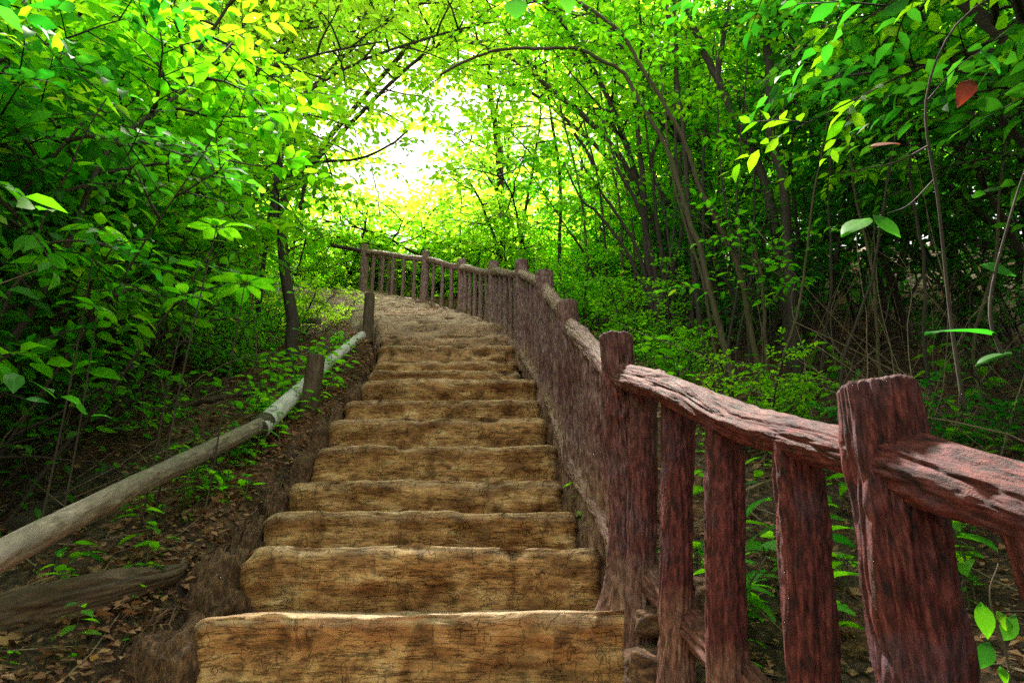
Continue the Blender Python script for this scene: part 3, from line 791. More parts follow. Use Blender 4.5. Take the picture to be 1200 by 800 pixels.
def stem_line(rng, base, d, L, k=10, wob=0.10, bend=(0, 0, 0)):
    pts = [np.array(base, float)]; dd = unit(d); bend = np.array(bend)
    for j in range(k):
        dd = unit(dd + rng.normal(0, wob, 3) + bend); pts.append(pts[-1] + dd * L / k)
    return np.array(pts)

def finish_plant(trunk, acc, rng, bark, leaf, kind, wide=1.0, crown='crown', tname='trunk'):
    lm = MB(); leaves_into(lm, np.concatenate(acc[0]), np.concatenate(acc[1]), np.concatenate(acc[2]), np.concatenate(acc[3]), rng, kind, wide)
    return trunk.mesh(tname, bark), lm.mesh(crown, leaf)

def variant(seed, stems, h, nb, blen, ntw, lsize, leaf, bark=M_BARK, kind='mid', nl=7, t0=0.3, lean=0.25, r0=0.03, bend=(0, 0, 0), wide=1.0, spread=0.15, twl=0.32, updir=0.25):
    rng = np.random.default_rng(seed); trunk = MB(); acc = [[], [], [], []]; axes = []
    for s in range(stems):
        a = s * 2 * PI / stems + rng.random(); rr = r0 * rng.uniform(0.6, 1.1)
        P = stem_line(rng, (spread * math.cos(a), spread * math.sin(a), -0.3), (lean * math.cos(a), lean * math.sin(a), 1), (h + 0.3) * rng.uniform(0.75, 1.05), 12, 0.09, bend)
        P = catmull(P, 20); tube(trunk, P, np.linspace(rr, rr * 0.25, 20), 8); axes.append((P, rr))
    foliate(axes, rng, trunk, acc, nb, blen, ntw, lsize, nl, t0, twl=twl, updir=updir)
    return finish_plant(trunk, acc, rng, bark, leaf, kind, wide)

VAR = {
 'shrub_a': variant(1, 5, 3.2, 12, 0.95, 6, 0.115, L_MID, t0=0.3, lean=0.35),
 'shrub_b': variant(2, 6, 2.8, 11, 0.8, 6, 0.10, L_DEEP, t0=0.28, lean=0.4),
 'shrub_c': variant(3, 4, 3.4, 14, 1.0, 6, 0.10, L_DEEP, t0=0.35, lean=0.3),
 'shrub_d': variant(9, 4, 3.0, 13, 0.9, 6, 0.13, L_MID, t0=0.4, lean=0.3, wide=0.85),
 'arch_y': variant(4, 3, 5.6, 20, 1.35, 7, 0.105, L_YEL, t0=0.42, lean=0.15, r0=0.045, bend=(0.055, 0, -0.01)),
 'arch_m': variant(5, 3, 5.6, 20, 1.35, 7, 0.105, L_MID, t0=0.42, lean=0.15, r0=0.045, bend=(0.055, 0, -0.01)),
 'arch_d': variant(6, 3, 5.4, 18, 1.3, 7, 0.10, L_DEEP, t0=0.4, lean=0.15, r0=0.045, bend=(0.05, 0, -0.01)),
 'tree_m': variant(7, 2, 6.5, 30, 1.5, 8, 0.13, L_MID, kind='far', t0=0.3, lean=0.12, r0=0.06, twl=0.4),
 'tree_y': variant(8, 2, 6.5, 30, 1.5, 8, 0.13, L_YEL, kind='far', t0=0.25, lean=0.12, r0=0.06, twl=0.4),
 'bush_y': variant(10, 6, 1.7, 10, 0.7, 6, 0.10, L_YEL, kind='far', t0=0.1, lean=0.6),
 'bush_m': variant(11, 6, 1.5, 9, 0.6, 5, 0.10, L_MID, t0=0.12, lean=0.6),
 'bush_d': variant(13, 6, 1.5, 8, 0.6, 5, 0.12, L_DEEP, t0=0.15, lean=0.5),
 'thicket': variant(12, 9, 2.6, 7, 0.7, 4, 0.075, L_DEEP, t0=0.2, lean=0.35, nl=5, r0=0.014),
}
NAMES = {'shrub': ('shrub', 'shrub'), 'arch': ('arching_tree', 'tree'), 'tree': ('tree', 'tree'), 'bush': ('bush', 'bush'), 'thick': ('thicket_shrub', 'shrub')}
count = {}
def plant(var, x, y, sc, rz, label, group, tilt=(0, 0), sz=None):
    nm, cat = NAMES[var[:5] if var.startswith('thick') or var.startswith('shrub') else var.split('_')[0]]
    r = thing(nm, label, cat, (x, y, float(terrain(x, y)) - 0.02), group)
    r.rotation_euler = (tilt[0], tilt[1], rz); r.scale = (sc, sc, sz or sc)
    t = link('trunk', VAR[var][0], r); c = link('crown', VAR[var][1], r); c['kind'] = 'stuff'
    return r

def project(p):
    x, y, z_ = p[0], p[1], p[2] - ZE; D = y * CP + z_ * SP; u = z_ * CP - y * SP
    return 600 + 800 * x / D, 400 - 800 * u / D, D

rs = random.Random(5)
# left bank, near: trees whose fresh leaves fill the upper left
GL = 'green shrubs crowding the left bank'
for (v, x, y, s, rz) in [
    ('shrub_a', -3.0, 2.9, 1.25, 0.3), ('shrub_d', -3.2, 3.7, 1.25, 2.1), ('shrub_a', -3.6, 4.6, 1.3, 4.0), ('shrub_d', -3.75, 5.1, 1.2, 5.3),
    ('shrub_b', -4.4, 3.4, 1.3, 1.0), ('shrub_a', -4.1, 6.4, 1.2, 1.7), ('shrub_d', -4.3, 5.6, 1.35, 0.8), ('shrub_c', -5.2, 4.8, 1.4, 3.0),
    ('shrub_b', -4.7, 7.3, 1.1, 2.4), ('shrub_c', -5.2, 6.6, 1.4, 5.0), ('shrub_a', -4.4, 8.0, 1.2, 0.1), ('shrub_b', -6.2, 5.6, 1.5, 4.4),
    ('shrub_c', -6.4, 8.0, 1.5, 1.4), ('shrub_d', -5.4, 9.4, 1.4, 2.9), ('shrub_b', -7.4, 7.0, 1.5, 0.6), ('shrub_c', -3.9, 2.2, 1.2, 3.3),
    ('shrub_b', -7.5, 10.0, 1.7, 0.6), ('shrub_c', -3.4, 1.5, 1.2, 1.3)]:
    plant(v, x, y, s, rz, 'leafy green shrub with thin stems crowding the bank left of the steps', GL)
for (x, y, s, rz) in [(-2.8, 3.3, 1.0, 0), (-3.5, 3.9, 1.1, 1), (-3.2, 4.9, 1.0, 2), (-4.4, 4.4, 1.2, 3), (-4.0, 6.2, 1.0, 4), (-5.3, 5.4, 1.2, 5), (-4.9, 7.4, 1.1, 1.5), (-6.2, 6.8, 1.2, 2.5), (-3.0, 2.3, 1.0, 3.5), (-6.0, 4.2, 1.3, 0.7)]:
    plant('thicket', x, y, s, rz, 'dark twiggy undergrowth shrub in the shade of the left bank', 'dark twiggy shrubs in the left shade')
# canopy leaning over the path from the left and the right
for (v, x, y, s, rz) in [('arch_y', -5.2, 7.6, 1.35, 0.35), ('arch_y', -5.4, 8.8, 1.5, 0.1), ('arch_y', -5.6, 5.8, 1.1, 0.4), ('arch_m', -5.3, 4.2, 1.0, 0.3),
                         ('arch_y', -6.4, 9.8, 1.5, -0.1), ('arch_m', -5.6, 3.0, 1.0, 0.6), ('arch_y', -4.6, 9.4, 1.6, 0.2)]:
    plant(v, x, y, s, rz, 'slender tree leaning right so its bright crown arches over the steps from the left', 'trees arching over the path from the left')
for (v, x, y, s, rz) in [('arch_m', 3.6, 8.6, 1.4, PI - .2), ('arch_m', 2.7, 9.0, 1.4, PI), ('arch_d', 5.0, 5.6, 1.05, PI - 0.2), ('arch_m', 4.6, 7.4, 1.3, PI + 0.1),
                         ('arch_y', 2.9, 10.4, 1.5, PI), ('arch_d', 5.0, 4.4, 1.15, PI - 0.5)]:
    plant(v, x, y, s, rz, 'slender tree leaning left so its crown arches over the steps from the right', 'trees arching over the path from the right')
# right slope
for (v, x, y, s, rz) in [('arch_d', 4.6, 4.0, 1.0, 0), ('arch_d', 5.4, 5.0, 1.1, 1), ('shrub_c', 5.4, 6.8, 1.5, 2), ('shrub_b', 3.6, 7.4, 1.3, 3), ('shrub_a', 2.6, 9.2, 1.2, 4),
    ('shrub_a', 1.9, 10.2, 1.1, 5), ('shrub_c', 6.4, 5.6, 1.6, 0.5), ('shrub_b', 4.8, 8.8, 1.5, 1.5), ('shrub_a', 3.6, 10.6, 1.4, 2.5), ('shrub_c', 6.8, 8.6, 1.7, 3.5),
    ('arch_d', 5.2, 2.8, 1.1, 4.5), ('arch_d', 6.4, 3.8, 1.2, 5.5), ('shrub_a', 5.8, 10.8, 1.6, 0.2), ('shrub_b', 4.0, 1.9, 1.3, 1.1)]:
    plant(v, x, y, s, rz, 'green shrub with thin stems growing on the slope right of the railing', 'green shrubs on the right slope')
for (x, y, s, rz) in [(3.4, 4.2, .5, 0), (4.8, 6.2, 1.0, 3), (2.7, 7.2, .9, 4), (5.4, 4.8, 1.1, 5), (3.6, 2.3, .8, 1.5), (6, 7.6, 1.2, 2.5)]:
    plant('thicket', x, y, s, rz, 'dark twiggy undergrowth shrub on the slope right of the railing', 'dark twiggy shrubs on the right slope')
for (v, x, y, s, rz) in [('arch_y', -7.0, 10.0, 1.6, 0.0), ('arch_y', -8.0, 12.0, 1.65, -0.2), ('arch_y', 2.9, 9.6, 1.85, PI - .1), ('arch_y', -4.9, 10.6, 1.95, 0.1),
                         ('arch_y', -7.4, 10.4, 1.5, 0.2), ('arch_y', 3.4, 11.0, 1.5, PI + .2)]:
    plant(v, x, y, s, rz, 'tall sunlit tree beyond the bend whose yellow green crown closes over the bright opening', 'tall sunlit trees beyond the bend')
# the wood goes on behind and above the viewer and keeps the near steps in shade; overhead crowns added to shade the near rail
for (v, x, y, s, rz) in [('arch_d', 3.7, 2.7, 1.3, PI), ('arch_d', 3.6, 1.0, 1.2, PI), ('arch_m', 4.0, 3.9, 1.35, PI), ('arch_m', 2.9, 1.9, 1.3, PI + .1), ('arch_m', -4.4, -2.6, 1.3, 0.0), ('arch_d', 4.4, -2.6, 1.2, PI), ('tree_m', -3.5, -4.5, 1.3, 0), ('tree_m', 0.6, -6.0, 1.4, 1), ('tree_m', 3.6, -5.0, 1.3, 2),
                         ('arch_d', 5.2, 2.2, 1.2, PI - .4), ('shrub_b', 3.0, -0.6, 1.2, 1), ('shrub_b', -3.4, -0.6, 1.2, 2), ('tree_m', -6, -1.5, 1.3, 3), ('tree_m', 5.4, 0, 1.3, 4)]:
    plant(v, x, y, s, rz, 'leafy tree beside or behind the viewer, there to shade the near steps and rail', 'trees around the viewer')
for (x, y, s, rz) in [(1.75, 4.8, .5, 0), (2.5, 4.3, .45, 1), (1.5, 6.1, .4, 5), (2.8, 3.4, .35, 1.5), (2.1, 2.3, .3, .7), (1.75, 1.7, .26, 3.1)]:
    plant('bush_d' if x > 2 else 'bush_m', x, y, s, rz, 'leafy bush on the litter slope close behind the railing', 'leafy bushes close behind the railing')
# beyond the bend: low sunlit bushes under the opening, trees either side
for i in range(24):
    x = rs.uniform(-8.5, 3.5); y = rs.uniform(12.0, 15.5)
    if -5.5 < x < -1 and y < 12.4: continue
    plant('bush_y' if i % 4 else 'bush_m', x, y, rs.uniform(1.25, 1.75), rs.uniform(0, 6), 'sunlit yellow green bush beyond the bend at the top of the steps', 'bushes beyond the bend')
for (x, y, s) in [(-3.9, 13.2, 1.75), (-2.7, 13.6, 1.7), (-1.6, 13.2, 1.7), (-0.3, 12.9, 2.1), (-5.0, 13.0, 1.9), (0.6, 12.2, 2.1)]:
    plant('bush_y', x, y, s, x * 3, 'tall yellow green bush on the crest under the bright opening', 'tall bushes on the crest')
for (v, x, y, s, rz) in [('bush_m', 0.9, 8.4, .7, 0), ('bush_m', 0.6, 9.6, .8, 1), ('bush_y', 0.1, 11.2, .9, 2), ('bush_m', 1.6, 7.2, .65, 3), ('bush_m', -0.4, 11.8, 1.0, 4), ('bush_y', 1.6, 11.6, 1.1, 5)]:
    plant(v, x, y, s, rz, 'low bright green bush right behind the upper railing', 'bushes behind the upper railing')
for (v, x, y, s, rz) in [('bush_m', -3.2, 7.6, .55, 0), ('bush_y', -3.0, 8.6, .6, 1), ('bush_m', -3.9, 9.4, .8, 2), ('bush_y', -4.6, 10.3, .8, 3), ('bush_m', -2.9, 6.6, .45, 5)]:
    plant(v, x, y, s, rz, 'low bright bush on the left edge of the upper steps', 'bushes left of the upper steps')
for i in range(46):
    az = math.radians(-62 + 124 * (i + rs.random()) / 46); d = rs.uniform(11.5, 20); x, y = d * math.tan(az) if abs(az) < 0.9 else d * math.copysign(1.3, az), d
    if -6.2 < x * 13 / y < 0.4: continue
    plant('tree_y' if (-10 < x < 6 and rs.random() < 0.65) else 'tree_m', x, y, rs.uniform(0.9, 1.4), rs.uniform(0, 6),
          'tall leafy tree standing in the woods behind the slope', 'trees deep in the woods')

# ------------------------------------------------------------------ trees traced stem by stem on the right
def traced_tree(name, label, stems, leaf, bark, seed, nb=8, blen=0.8, ntw=4, lsize=0.10, t0=0.55, cat='tree'):
    rng = np.random.default_rng(seed)
    root = None
    for si, (pix, Y0, Y1, r0, r1, leafy) in enumerate(stems):
        n = len(pix); Ys = np.linspace(Y0, Y1, n)
        P = [PX(px, py, Y) for (px, py), Y in zip(pix, Ys)]
        if si == 0 or leafy == 'g':
            g = P[0].copy(); g[2] = terrain(g[0], g[1]) - 0.15; g[0] += 0.05
            if g[2] < P[0][2]: P.insert(0, g)
        P = catmull(P, max(24, n * 5)); P += rng.normal(0, 0.004, P.shape)
        if root is None:
            org = P[0].copy(); root = thing(name, label, cat, org)
        trunk = MB(); acc = [[], [], [], []]
        Q = P - org
        tube(trunk, Q, np.linspace(r0, r1, len(Q)) * 1.1, 10)
        if leafy:
            foliate([(Q, r0 * 0.6)], rng, trunk, acc, nb, blen, ntw, lsize, 6, t0, rb=0.006)
            tm, cm = finish_plant(trunk, acc, rng, bark, leaf, 'mid')
            link('stem', tm, root); c = link('crown', cm, root); c['kind'] = 'stuff'
        else: link('stem', trunk.mesh('stem', bark), root)
    return root
traced_tree('slender_tree', 'slender olive stemmed tree arching up left from behind the railing near the twisted handrail', [
    ([(895, 457), (880, 388), (868, 325), (850, 280), (820, 220), (808, 180), (793, 147), (772, 111), (751, 78), (733, 45), (715, 28), (679, 3)], 5.6, 5.2, .024, .014, True),
    ([(862, 451), (847, 400), (832, 340), (820, 289), (808, 259), (784, 180), (760, 135), (742, 105), (730, 84), (700, 69), (676, 57), (640, 57), (590, 58), (545, 72), (515, 88)], 5.5, 5.6, .026, .012, True),
    ([(901, 454), (897, 400), (892, 325), (884, 290)], 5.6, 5.6, .02, .012, 'g')], L_MID, M_BARKL, 31, nb=7, t0=.6)
traced_tree('slender_tree', 'clump of brown stems fanning out from one base on the leafy slope', [
    ([(772, 372), (762, 330), (758, 292), (754, 220), (750, 180), (745, 129), (739, 99), (733, 75)], 8.0, 7.8, .055, .02, True),
    ([(776, 372), (768, 320), (757, 270), (745, 235), (725, 200), (706, 141)], 8.0, 7.6, .04, .012, True),
    ([(768, 370), (745, 289), (703, 223), (680, 190)], 8.0, 7.6, .03, .012, True),
    ([(766, 368), (736, 298), (700, 250), (682, 235), (660, 190)], 8.0, 7.8, .03, .01, True),
    ([(778, 372), (775, 300), (768, 240), (766, 180), (790, 120)], 8.0, 7.8, .035, .01, True),
    ([(780, 372), (790, 310), (800, 260), (798, 180), (812, 110)], 8.0, 7.8, .03, .01, True),
    ([(781, 240), (762, 190), (775, 160), (764, 150)], 8.0, 7.8, .03, .01, False)], L_MID, M_BARK, 32, nb=4, t0=0.6, blen=.6)
traced_tree('dark_tree', 'dark trunk leaning left with a forked top, right of the fan of stems', [
    ([(930, 455), (918, 330), (901, 228), (895, 210), (877, 168), (862, 141), (847, 105), (832, 75), (817, 42), (799, 0), (790, -30)], 6.6, 6.6, .052, .035, True),
    ([(840, 95), (847, 51), (856, 0), (862, -30)], 6.6, 6.5, .03, .022, True),
    ([(850, 92), (865, 110), (876, 130), (880, 158)], 6.6, 6.4, .015, .012, False)], L_DEEP, M_BARK, 33, nb=8)
traced_tree('dark_tree', 'straight dark trunk with one long branch reaching right, tallest of the near right trees', [
    ([(936, 450), (926, 330), (919, 228), (916, 204), (905, 168), (902, 135), (902, 81), (895, 45), (880, 0), (872, -40)], 6.2, 6.2, .05, .036, True),
    ([(902, 158), (918, 129), (954, 99), (987, 78), (1014, 87), (1040, 84)], 6.2, 5.4, .022, .01, True),
    ([(972, 125), (980, 95), (995, 50), (1020, 15), (1050, 1), (1110, 2), (1155, 14), (1210, 20)], 6.0, 5.0, .018, .014, True),
    ([(1038, 102), (1040, 80), (1044, 54), (1074, 3)], 5.4, 5.2, .014, .012, False)], L_DEEP, M_BARK, 34, nb=7)
traced_tree('slender_tree', 'thin upright dark stem rising between the fan of stems and the dark trunk', [
    ([(826, 430), (815, 330), (806, 228), (803, 180), (800, 144), (794, 99), (790, 9), (788, -30)], 6.9, 6.9, .03, .02, True),
    ([(700, 201), (686, 175), (673, 156)], 8.4, 8.2, .03, .02, False)], L_MID, M_BARK, 35, nb=8)
traced_tree('dark_tree', 'dark crooked trunk standing alone on the left bank by the pale fallen log', [
    ([(341, 412), (343, 374), (338, 347), (334, 316), (330, 278), (322, 230), (330, 170)], 6.8, 6.8, .065, .04, True)], L_MID, M_BARK, 36, nb=9, t0=0.5)
traced_tree('slender_tree', 'thin tree on the left whose bare curved branch reaches toward the bright opening', [
    ([(300, 400), (310, 300), (322, 230), (345, 200), (375, 190), (420, 186), (455, 171), (478, 153)], 7.4, 6.4, .03, .010, True),
    ([(352, 245), (356, 222), (362, 203)], 6.9, 6.9, .02, .02, False)], L_YEL, M_BARK, 37, nb=6, t0=0.5)

for i, (x0, x1, yb, Y, r, lab) in enumerate([
    (842, 770, 440, 6.4, .016, 'thin stem leaning left, left of the olive arching stems'), (806, 842, 400, 7.2, .018, 'thin stem leaning right across the fan of stems'),
    (880, 838, 450, 5.9, .013, 'very thin stem close behind the twisted handrail'), (730, 700, 350, 8.8, .02, 'slim stem at the left foot of the leafy slope'),
    (712, 668, 335, 9.4, .02, 'slim stem just above the middle of the railing'), (960, 985, 450, 5.8, .014, 'thin stem right of the straight dark trunk'),
    (1030, 990, 430, 5.2, .014, 'thin stem behind the round leaved sapling'), (790, 748, 380, 7.8, .018, 'slim stem behind the fan leaning left'),
    (862, 905, 420, 6.6, .015, 'thin stem crossing behind the forked dark trunk'),     (905, 985, 462, 5.0, .012, 'thin stem leaning right from behind the handrail past the dark trunk'), (985, 1075, 440, 4.6, .012, 'thin stem leaning right behind the nearest post'),
    (1085, 1065, 430, 4.6, .014, 'thin upright stem right of the nearest post'), (1140, 1200, 420, 4.4, .012, 'thin stem leaning out of the right edge'),
    (850, 880, 430, 6.2, .014, 'thin straight stem left of the dark trunks'), (812, 790, 410, 7.0, .016, 'thin straight stem inside the fan'),
    (745, 715, 372, 8.4, .018, 'slim dark stem leaning left at the edge of the fan'), (770, 812, 380, 7.6, .016, 'slim dark stem crossing the fan to the right'),
    (655, 640, 318, 10.2, .03, 'slim trunk above the middle railing posts'),
    (690, 640, 330, 9.6, .02, 'slim stem leaning left above the railing'), (585, 570, 300, 11.6, .07, 'pale trunk right of the bright opening')]):
    traced_tree('slender_tree', lab, [([(x0, yb), ((x0 * 2 + x1) / 3 + 6, yb - 110), ((x0 + 2 * x1) / 3 - 5, yb - 230), (x1, max(-30, yb - 400))], Y, Y, r, r * .5, True)],
                L_MID, M_BARK if i % 3 else M_BARKL, 50 + i, nb=3, blen=.5, t0=.65)

# ------------------------------------------------------------------ seedlings and ground plants
def leaf_obj_mesh(name, mat, seed, wide=1.0):
    rng = np.random.default_rng(seed); mb = MB()
    leaves_into(mb, [[0, 0, 0]], [[1, 0, 0]], [[0, 0, 1]], 1.0, rng, 'near', wide, np.array([rng.uniform(0.3, 0.95)])); return mb.mesh(name, mat)
LEAFM = [leaf_obj_mesh('leaf', L_MID, 900 + i) for i in range(4)] + [leaf_obj_mesh('leaf', L_DEEP, 910 + i) for i in range(3)]
def orient(o, P, d, nrm, s):
    d = unit(d); y = unit(np.cross(nrm, d)); z_ = np.cross(d, y)
    M = Matrix(((d[0], y[0], z_[0], P[0]), (d[1], y[1], z_[1], P[1]), (d[2], y[2], z_[2], P[2]), (0, 0, 0, 1)))
    o.matrix_basis = M @ Matrix.Scale(s, 4)
def make_plant(seed, h, nleaf, lsize, style, pool):
    rng = np.random.default_rng(seed); root = thing('seedling', 'x', 'plant'); mb = MB()
    top = np.array([rng.normal(0, .03), rng.normal(0, .03), h])
    st = catmull([(0, 0, -0.04), (top[0] * .3, top[1] * .3, h * .5), top], 8); tube(mb, st, np.linspace(.004, .002, 8) * (1 + .3 * h), 5)
    for j in range(nleaf):
        if style == 'whorl': t = 1.0; az = j * 2 * PI / nleaf + rng.normal(0, .15); dz = rng.uniform(-.35, .35)
        else: t = 0.35 + 0.65 * (j + 1) / nleaf; az = j * 2.4 + rng.normal(0, .3); dz = rng.uniform(-.25, .3)
        q = np.array([np.interp(t, np.linspace(0, 1, 8), st[:, c]) for c in range(3)])
        d = np.array([math.cos(az), math.sin(az), dz]); pet = q + d * lsize * 0.22
        tube(mb, np.array([q, pet]), [.002, .0015], 4)
        o = link('leaf', LEAFM[pool[rng.integers(len(pool))]], root); orient(o, pet, d, np.array([0, 0, 1.0]) + rng.normal(0, .2, 3), lsize * rng.uniform(.75, 1.15))
    link('stem', mb.mesh('stem', M_BARKL if h < 0.4 else M_BARK), root)
    return root
protos = [make_plant(i, h, n, s, st, p) for i, (h, n, s, st, p) in enumerate([
    (.12, 5, .085, 'alt', [0, 1, 2]), (.2, 7, .09, 'alt', [0, 1, 2, 3]), (.09, 4, .07, 'whorl', [0, 1]), (.28, 8, .10, 'alt', [1, 2, 3, 4]), (.16, 6, .08, 'whorl', [0, 2, 4]), (.13, 6, .06, 'alt', [0, 3, 5])])]
used = set()
def seed_at(px, py, k, sc, label, group, rz):
    P = on_ground(px, py)
    r = protos[k] if k not in used else dup(protos[k])
    used.add(k); r['label'] = label; r['group'] = group
    r.location = P; r.rotation_euler = (rs.uniform(-.15, .15), rs.uniform(-.15, .15), rz); r.scale = (sc,) * 3
GLS = 'small green seedlings growing on the left bank'
for i in range(135):
    u = rs.random(); py = 430 + 360 * u ** 0.9
    cxl = np.interp(py, [430, 520, 600, 700, 790], [385, 320, 250, 170, 120]); px = cxl + rs.gauss(-45, 48) * np.interp(py, [430, 700], [0.7, 1.3])
    xlim = np.interp(py, [430, 520, 600, 640, 718, 800], [415, 350, 290, 240, 185, 165])
    if px > xlim - 8 or px < -10 or (py > 640 and px < 175 and rs.random() < 0.8): continue
    seed_at(px, py, rs.randrange(6), rs.uniform(0.55, 1.1) * float(np.interp(py, [480, 640], [1.0, 0.55])), 'small bright green seedling on the litter of the left bank below the shrubs', GLS, rs.uniform(0, 6))
for (px, py, k) in [(235, 470, 3), (262, 500, 3), (205, 500, 1), (290, 470, 1), (180, 520, 3), (320, 445, 3), (300, 540, 1), (265, 580, 5), (240, 600, 1), (285, 590, 0), (150, 520, 3),
                    (255, 560, 5), (380, 430, 1), (395, 412, 1), (340, 440, 3), (405, 440, 0)]:
    seed_at(px, py, k, 1.15, 'larger seedling with drooping fresh leaves along the left handrail', 'larger seedlings along the left handrail', rs.uniform(0, 6))
for i in range(110):                                                   # close to the step ends
    t = rs.random(); y = 2.6 + 4.6 * t; x = float(np.interp(y, SLY, SLX)) - rs.uniform(0.16, 0.6)
    px, py, D = project((x, y, float(terrain(x, y))))
    if (px < 300 and py > 560 and rs.random() < .6): continue
    seed_at(px, py, rs.randrange(6), rs.uniform(0.55, 1.0), 'tiny green seedling on the red soil beside the left ends of the steps', 'seedlings beside the step ends', rs.uniform(0, 6))
for (px, py, k) in [(684, 600, 5), (690, 590, 2), (680, 632, 2), (672, 545, 2), (655, 520, 5), (640, 470, 5), (628, 440, 5), (618, 415, 5)]:
    seed_at(px, py, k, 1.2, 'tiny bright green plant in the gap between the steps and the railing', 'tiny plants between steps and railing', rs.uniform(0, 6))
for i in range(115):
    px = rs.uniform(690, 1190); py = rs.uniform(np.interp(px, [690, 1190], [350, 400]), np.interp(px, [690, 1190], [440, 790]))
    if i >= 65: px = rs.uniform(760, 1190); py = rs.uniform(500, 795)
    if px < 790 and py > 470: continue
    seed_at(px, py, rs.randrange(6), rs.uniform(0.9, 1.7), 'green seedling on the shady litter slope behind the railing', 'seedlings on the slope behind the railing', rs.uniform(0, 6))
for i, (px, py, h, lab) in enumerate([
    (272, 395, .62, 'plant with a fountain of long pale green leaves in front of the left log'), (215, 400, .75, 'taller plant with a whorl of fresh leaves by the yellowish stake'),
    (770, 455, .42, 'leafy green plant growing just behind the twisted handrail'), (810, 430, .5, 'leafy green plant between the olive stems')]):
    r = make_plant(60 + i, h, 9, .17, 'whorl' if i < 2 else 'alt', [0, 1, 2, 3]); r.name = 'leafy_plant'; r['label'] = lab; r.location = on_ground(px, py)
    r.scale = (1.1,) * 3

for i, (px, py, Y, n, ls, lab) in enumerate([
    (282, 332, 3.5, 9, .20, 'young sapling topped by a fountain of long fresh leaves left of the dark trunk'), (214, 345, 3.3, 8, .19, 'young sapling with broad bright leaves beside the fountain leaved one'),
    (240, 262, 3.2, 8, .19, 'tall young sapling with a bright whorl of leaves in front of the green shrubs'), (128, 268, 2.9, 7, .18, 'tall young sapling with drooping leaves in the shade at left'),
    (128, 362, 2.9, 6, .13, 'small leaved young sapling in the dark part of the left bank')]):
    p = PX(px, py, Y); g = float(terrain(p[0], p[1])); r = make_plant(80 + i, float(p[2]) - g, n, ls * .72, 'whorl', [0, 1, 2, 3]); r.name = 'young_sapling'; r['label'] = lab
    r.location = (p[0], p[1], g)

# ------------------------------------------------------------------ near sapling at the right edge with big round leaves
def near_sapling(name, label, stems, leaves, mat_stem=M_BARK):
    root = None
    for (pts, r) in stems:
        P = catmull([PX(*p) for p in pts], 24)
        if root is None: org = P[0].copy(); root = thing(name, label, 'sapling', org)
        mb = MB(); tube(mb, P - org, np.linspace(r, r * 0.4, 24), 8); link('stem', mb.mesh('stem', mat_stem), root)
    for i, (bx, by, tx, ty, Y, roll, wide, mat) in enumerate(leaves):
        a, b = PX(bx, by, Y), PX(tx, ty, Y - 0.02)
        me = leaf_obj_mesh('leaf', mat, 950 + i, wide); o = link('leaf', me, root)
        nrm = np.array([0.1 * math.sin(i), -math.cos(roll), math.sin(roll)])
        orient(o, a - org, b - a, nrm, np.linalg.norm(b - a))
    return root
near_sapling('sapling', 'dark sapling at the right edge with big round green leaves and one rust red',
    [([(1130, 480, 2.1), (1115, 380, 2.1), (1100, 240, 2.0), (1085, 120, 1.9), (1120, 30, 1.8), (1190, -20, 1.7)], .007),
     ([(1090, 170, 1.95), (1050, 190, 1.9), (1000, 200, 1.85)], .004), ([(1180, 430, 1.9), (1160, 360, 1.9), (1185, 250, 1.85), (1215, 160, 1.8)], .006),
     ([(1095, 210, 2.0), (1065, 240, 1.95), (1040, 250, 1.9)], .003), ([(1085, 120, 1.9), (1120, 80, 1.9), (1150, 60, 1.9)], .003)],
    [(1024, 252, 1058, 275, 1.9, .7, 1.6, L_DEEP), (1150, 310, 1194, 318, 1.9, .5, 1.15, L_DEEP), (1168, 390, 1085, 378, 1.9, 1.3, .8, L_DEEP), (1185, 412, 1142, 420, 1.9, 1.2, .8, L_DEEP),
     (1139, 92, 1127, 114, 1.9, .4, 1.0, L_RED), (1020, 255, 985, 268, 1.9, .9, 1.3, L_MID), 
     (1150, 60, 1180, 75, 1.85, .7, 1.4, L_DEEP),   
     (1055, 168, 1020, 165, 1.95, .9, 1.2, L_RED)])
near_sapling('sapling', 'young plant with pointed drooping green leaves beside the foot of the nearest post',
    [([(1185, 830, 1.9), (1180, 770, 1.9), (1160, 700, 1.9), (1170, 660, 1.9)], .004)],
    [(1150, 705, 1160, 748, 1.9, .3, 1.1, L_MID), (1168, 715, 1188, 742, 1.9, .4, 1.1, L_MID), (1160, 752, 1152, 782, 1.9, .3, 1.2, L_DEEP), (1175, 750, 1192, 720, 1.9, .4, 1.1, L_DEEP), (1172, 780, 1182, 800, 1.9, .3, 1.1, L_MID)], M_BARKL)
near_sapling('hanging_twig', 'dark twig with single leaves hanging in from the top edge', [([(590, -60, 2.4), (602, -25, 2.4), (604, 0, 2.4)], .004), ([(602, -25, 2.4), (640, -20, 2.4), (664, -6, 2.4)], .003)],
    [(604, -2, 605, 20, 2.4, .2, 1.5, L_DEEP), (664, -8, 667, 12, 2.4, .2, 1.2, L_DEEP)])

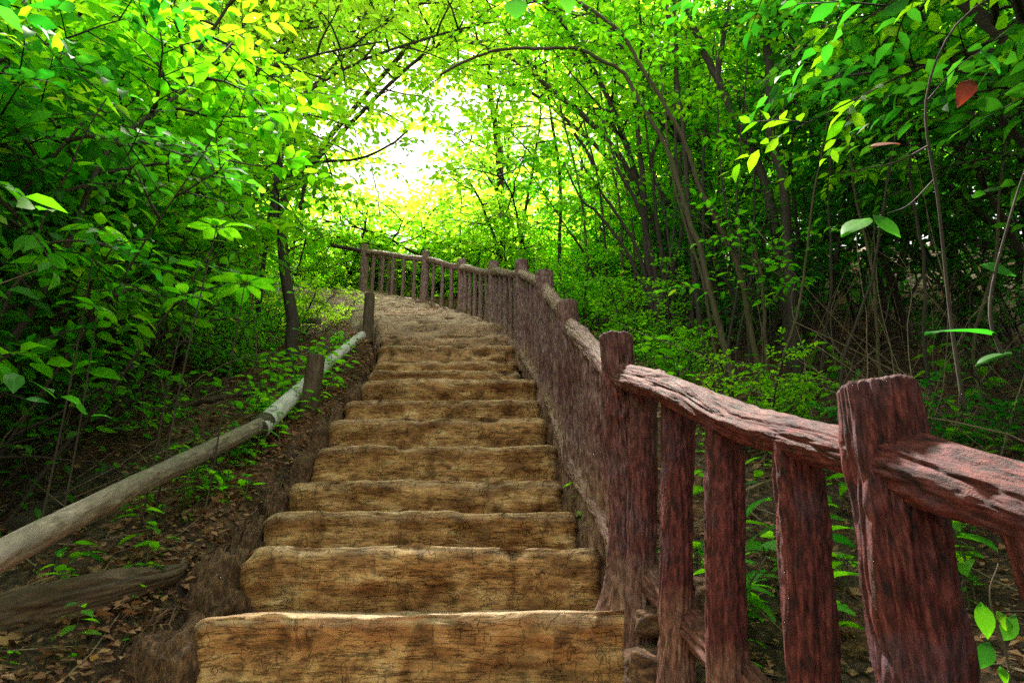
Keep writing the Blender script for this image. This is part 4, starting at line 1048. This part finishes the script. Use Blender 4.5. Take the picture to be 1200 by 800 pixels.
# ------------------------------------------------------------------ litter and twigs (stuff)
def litter():
    rng = np.random.default_rng(77); lm = MB()
    n = 62000
    x = rng.uniform(-6, 7.5, n); y = 1.0 + 12 * rng.random(n) ** 1.7
    l = np.interp(y, SLY, SLX); r = np.interp(y, SLY, SRX)
    ok = (x < l - 0.05) | (x > r + 0.05); x, y = x[ok], y[ok]; n = len(x)
    z_ = terrain(x, y) + rng.uniform(0.005, 0.035, n)
    az = rng.uniform(0, 2 * PI, n); d = np.stack([np.cos(az), np.sin(az), rng.normal(0.25, .3, n)], -1)
    nr = np.stack([rng.normal(0, .45, n), rng.normal(-.3, .45, n), np.ones(n)], -1)
    leaves_into(lm, np.stack([x, y, z_], -1), d, nr, rng.uniform(.018, .07, n) * rng.uniform(.7, 1.2, n), rng, 'far', 1.3)
    tag(lm.build('leaf_litter', L_DEAD), 'brown fallen leaves covering the forest floor on both sides of the steps', 'leaf litter', kind='stuff')
    n = 5000; y = 1.6 + 5.6 * rng.random(n); x = np.interp(y, SLY, SLX) - np.abs(rng.normal(0.15, .22, n)) - .03
    az = rng.uniform(0, 2 * PI, n); lm = MB()
    leaves_into(lm, np.stack([x, y, terrain(x, y) + rng.uniform(0, .05, n)], -1), np.stack([np.cos(az), np.sin(az), rng.normal(.2, .4, n)], -1),
                np.stack([rng.normal(0, .5, n), rng.normal(-.3, .5, n), np.ones(n)], -1), rng.uniform(.012, .05, n), rng, 'far', 1.2)
    tag(lm.build('leaf_litter', L_DEAD), 'reddish crumbled leaves heaped along the left ends of the steps', 'leaf litter', kind='stuff')
    mb = MB()
    for i in range(2600):
        x0 = rng.uniform(-5.5, 7); y0 = 1.2 + 10 * rng.random() ** 1.3
        l = np.interp(y0, SLY, SLX); r = np.interp(y0, SLY, SRX)
        if l - 0.12 < x0 < r + 0.2: continue
        a = rng.uniform(0, 2 * PI); L = rng.uniform(.1, .6); k = 4
        xs = x0 + np.linspace(0, L, k) * math.cos(a) + rng.normal(0, .012, k); ys = y0 + np.linspace(0, L, k) * math.sin(a) + rng.normal(0, .012, k)
        zz = terrain(xs, ys) + .012 + np.abs(rng.normal(0, .03)) + np.linspace(0, 1, k) * max(0, rng.normal(0, .12)) * L * 2
        tube(mb, np.stack([xs, ys, zz], -1), np.linspace(1, .4, k) * rng.uniform(.002, .007), 4)
    tag(mb.build('dry_twigs', M_TWIG), 'dry twigs and small sticks scattered over the litter', 'twigs', kind='stuff')
    # thin bare stems and vines in the thickets
    mb = MB()
    for i in range(420):
        s = -1 if i % 2 else 1
        x0 = s * rng.uniform(2.2, 6.5) - (0.3 if s < 0 else -0.1); y0 = rng.uniform(2.6, 10)
        if x0 < 0: x0 -= 0.35 * max(0, y0 - 7)
        P = stem_line(rng, (x0, y0, float(terrain(x0, y0)) - .05), (rng.normal(0, .35), rng.normal(0, .35), 1), rng.uniform(.7, 2.6), 8, .14)
        tube(mb, P, np.linspace(1, .35, 9) * rng.uniform(.003, .008), 4)
    tag(mb.build('bare_stems', M_TWIG), 'tangle of thin bare stems and vines in the undergrowth', 'undergrowth', kind='stuff')
litter()
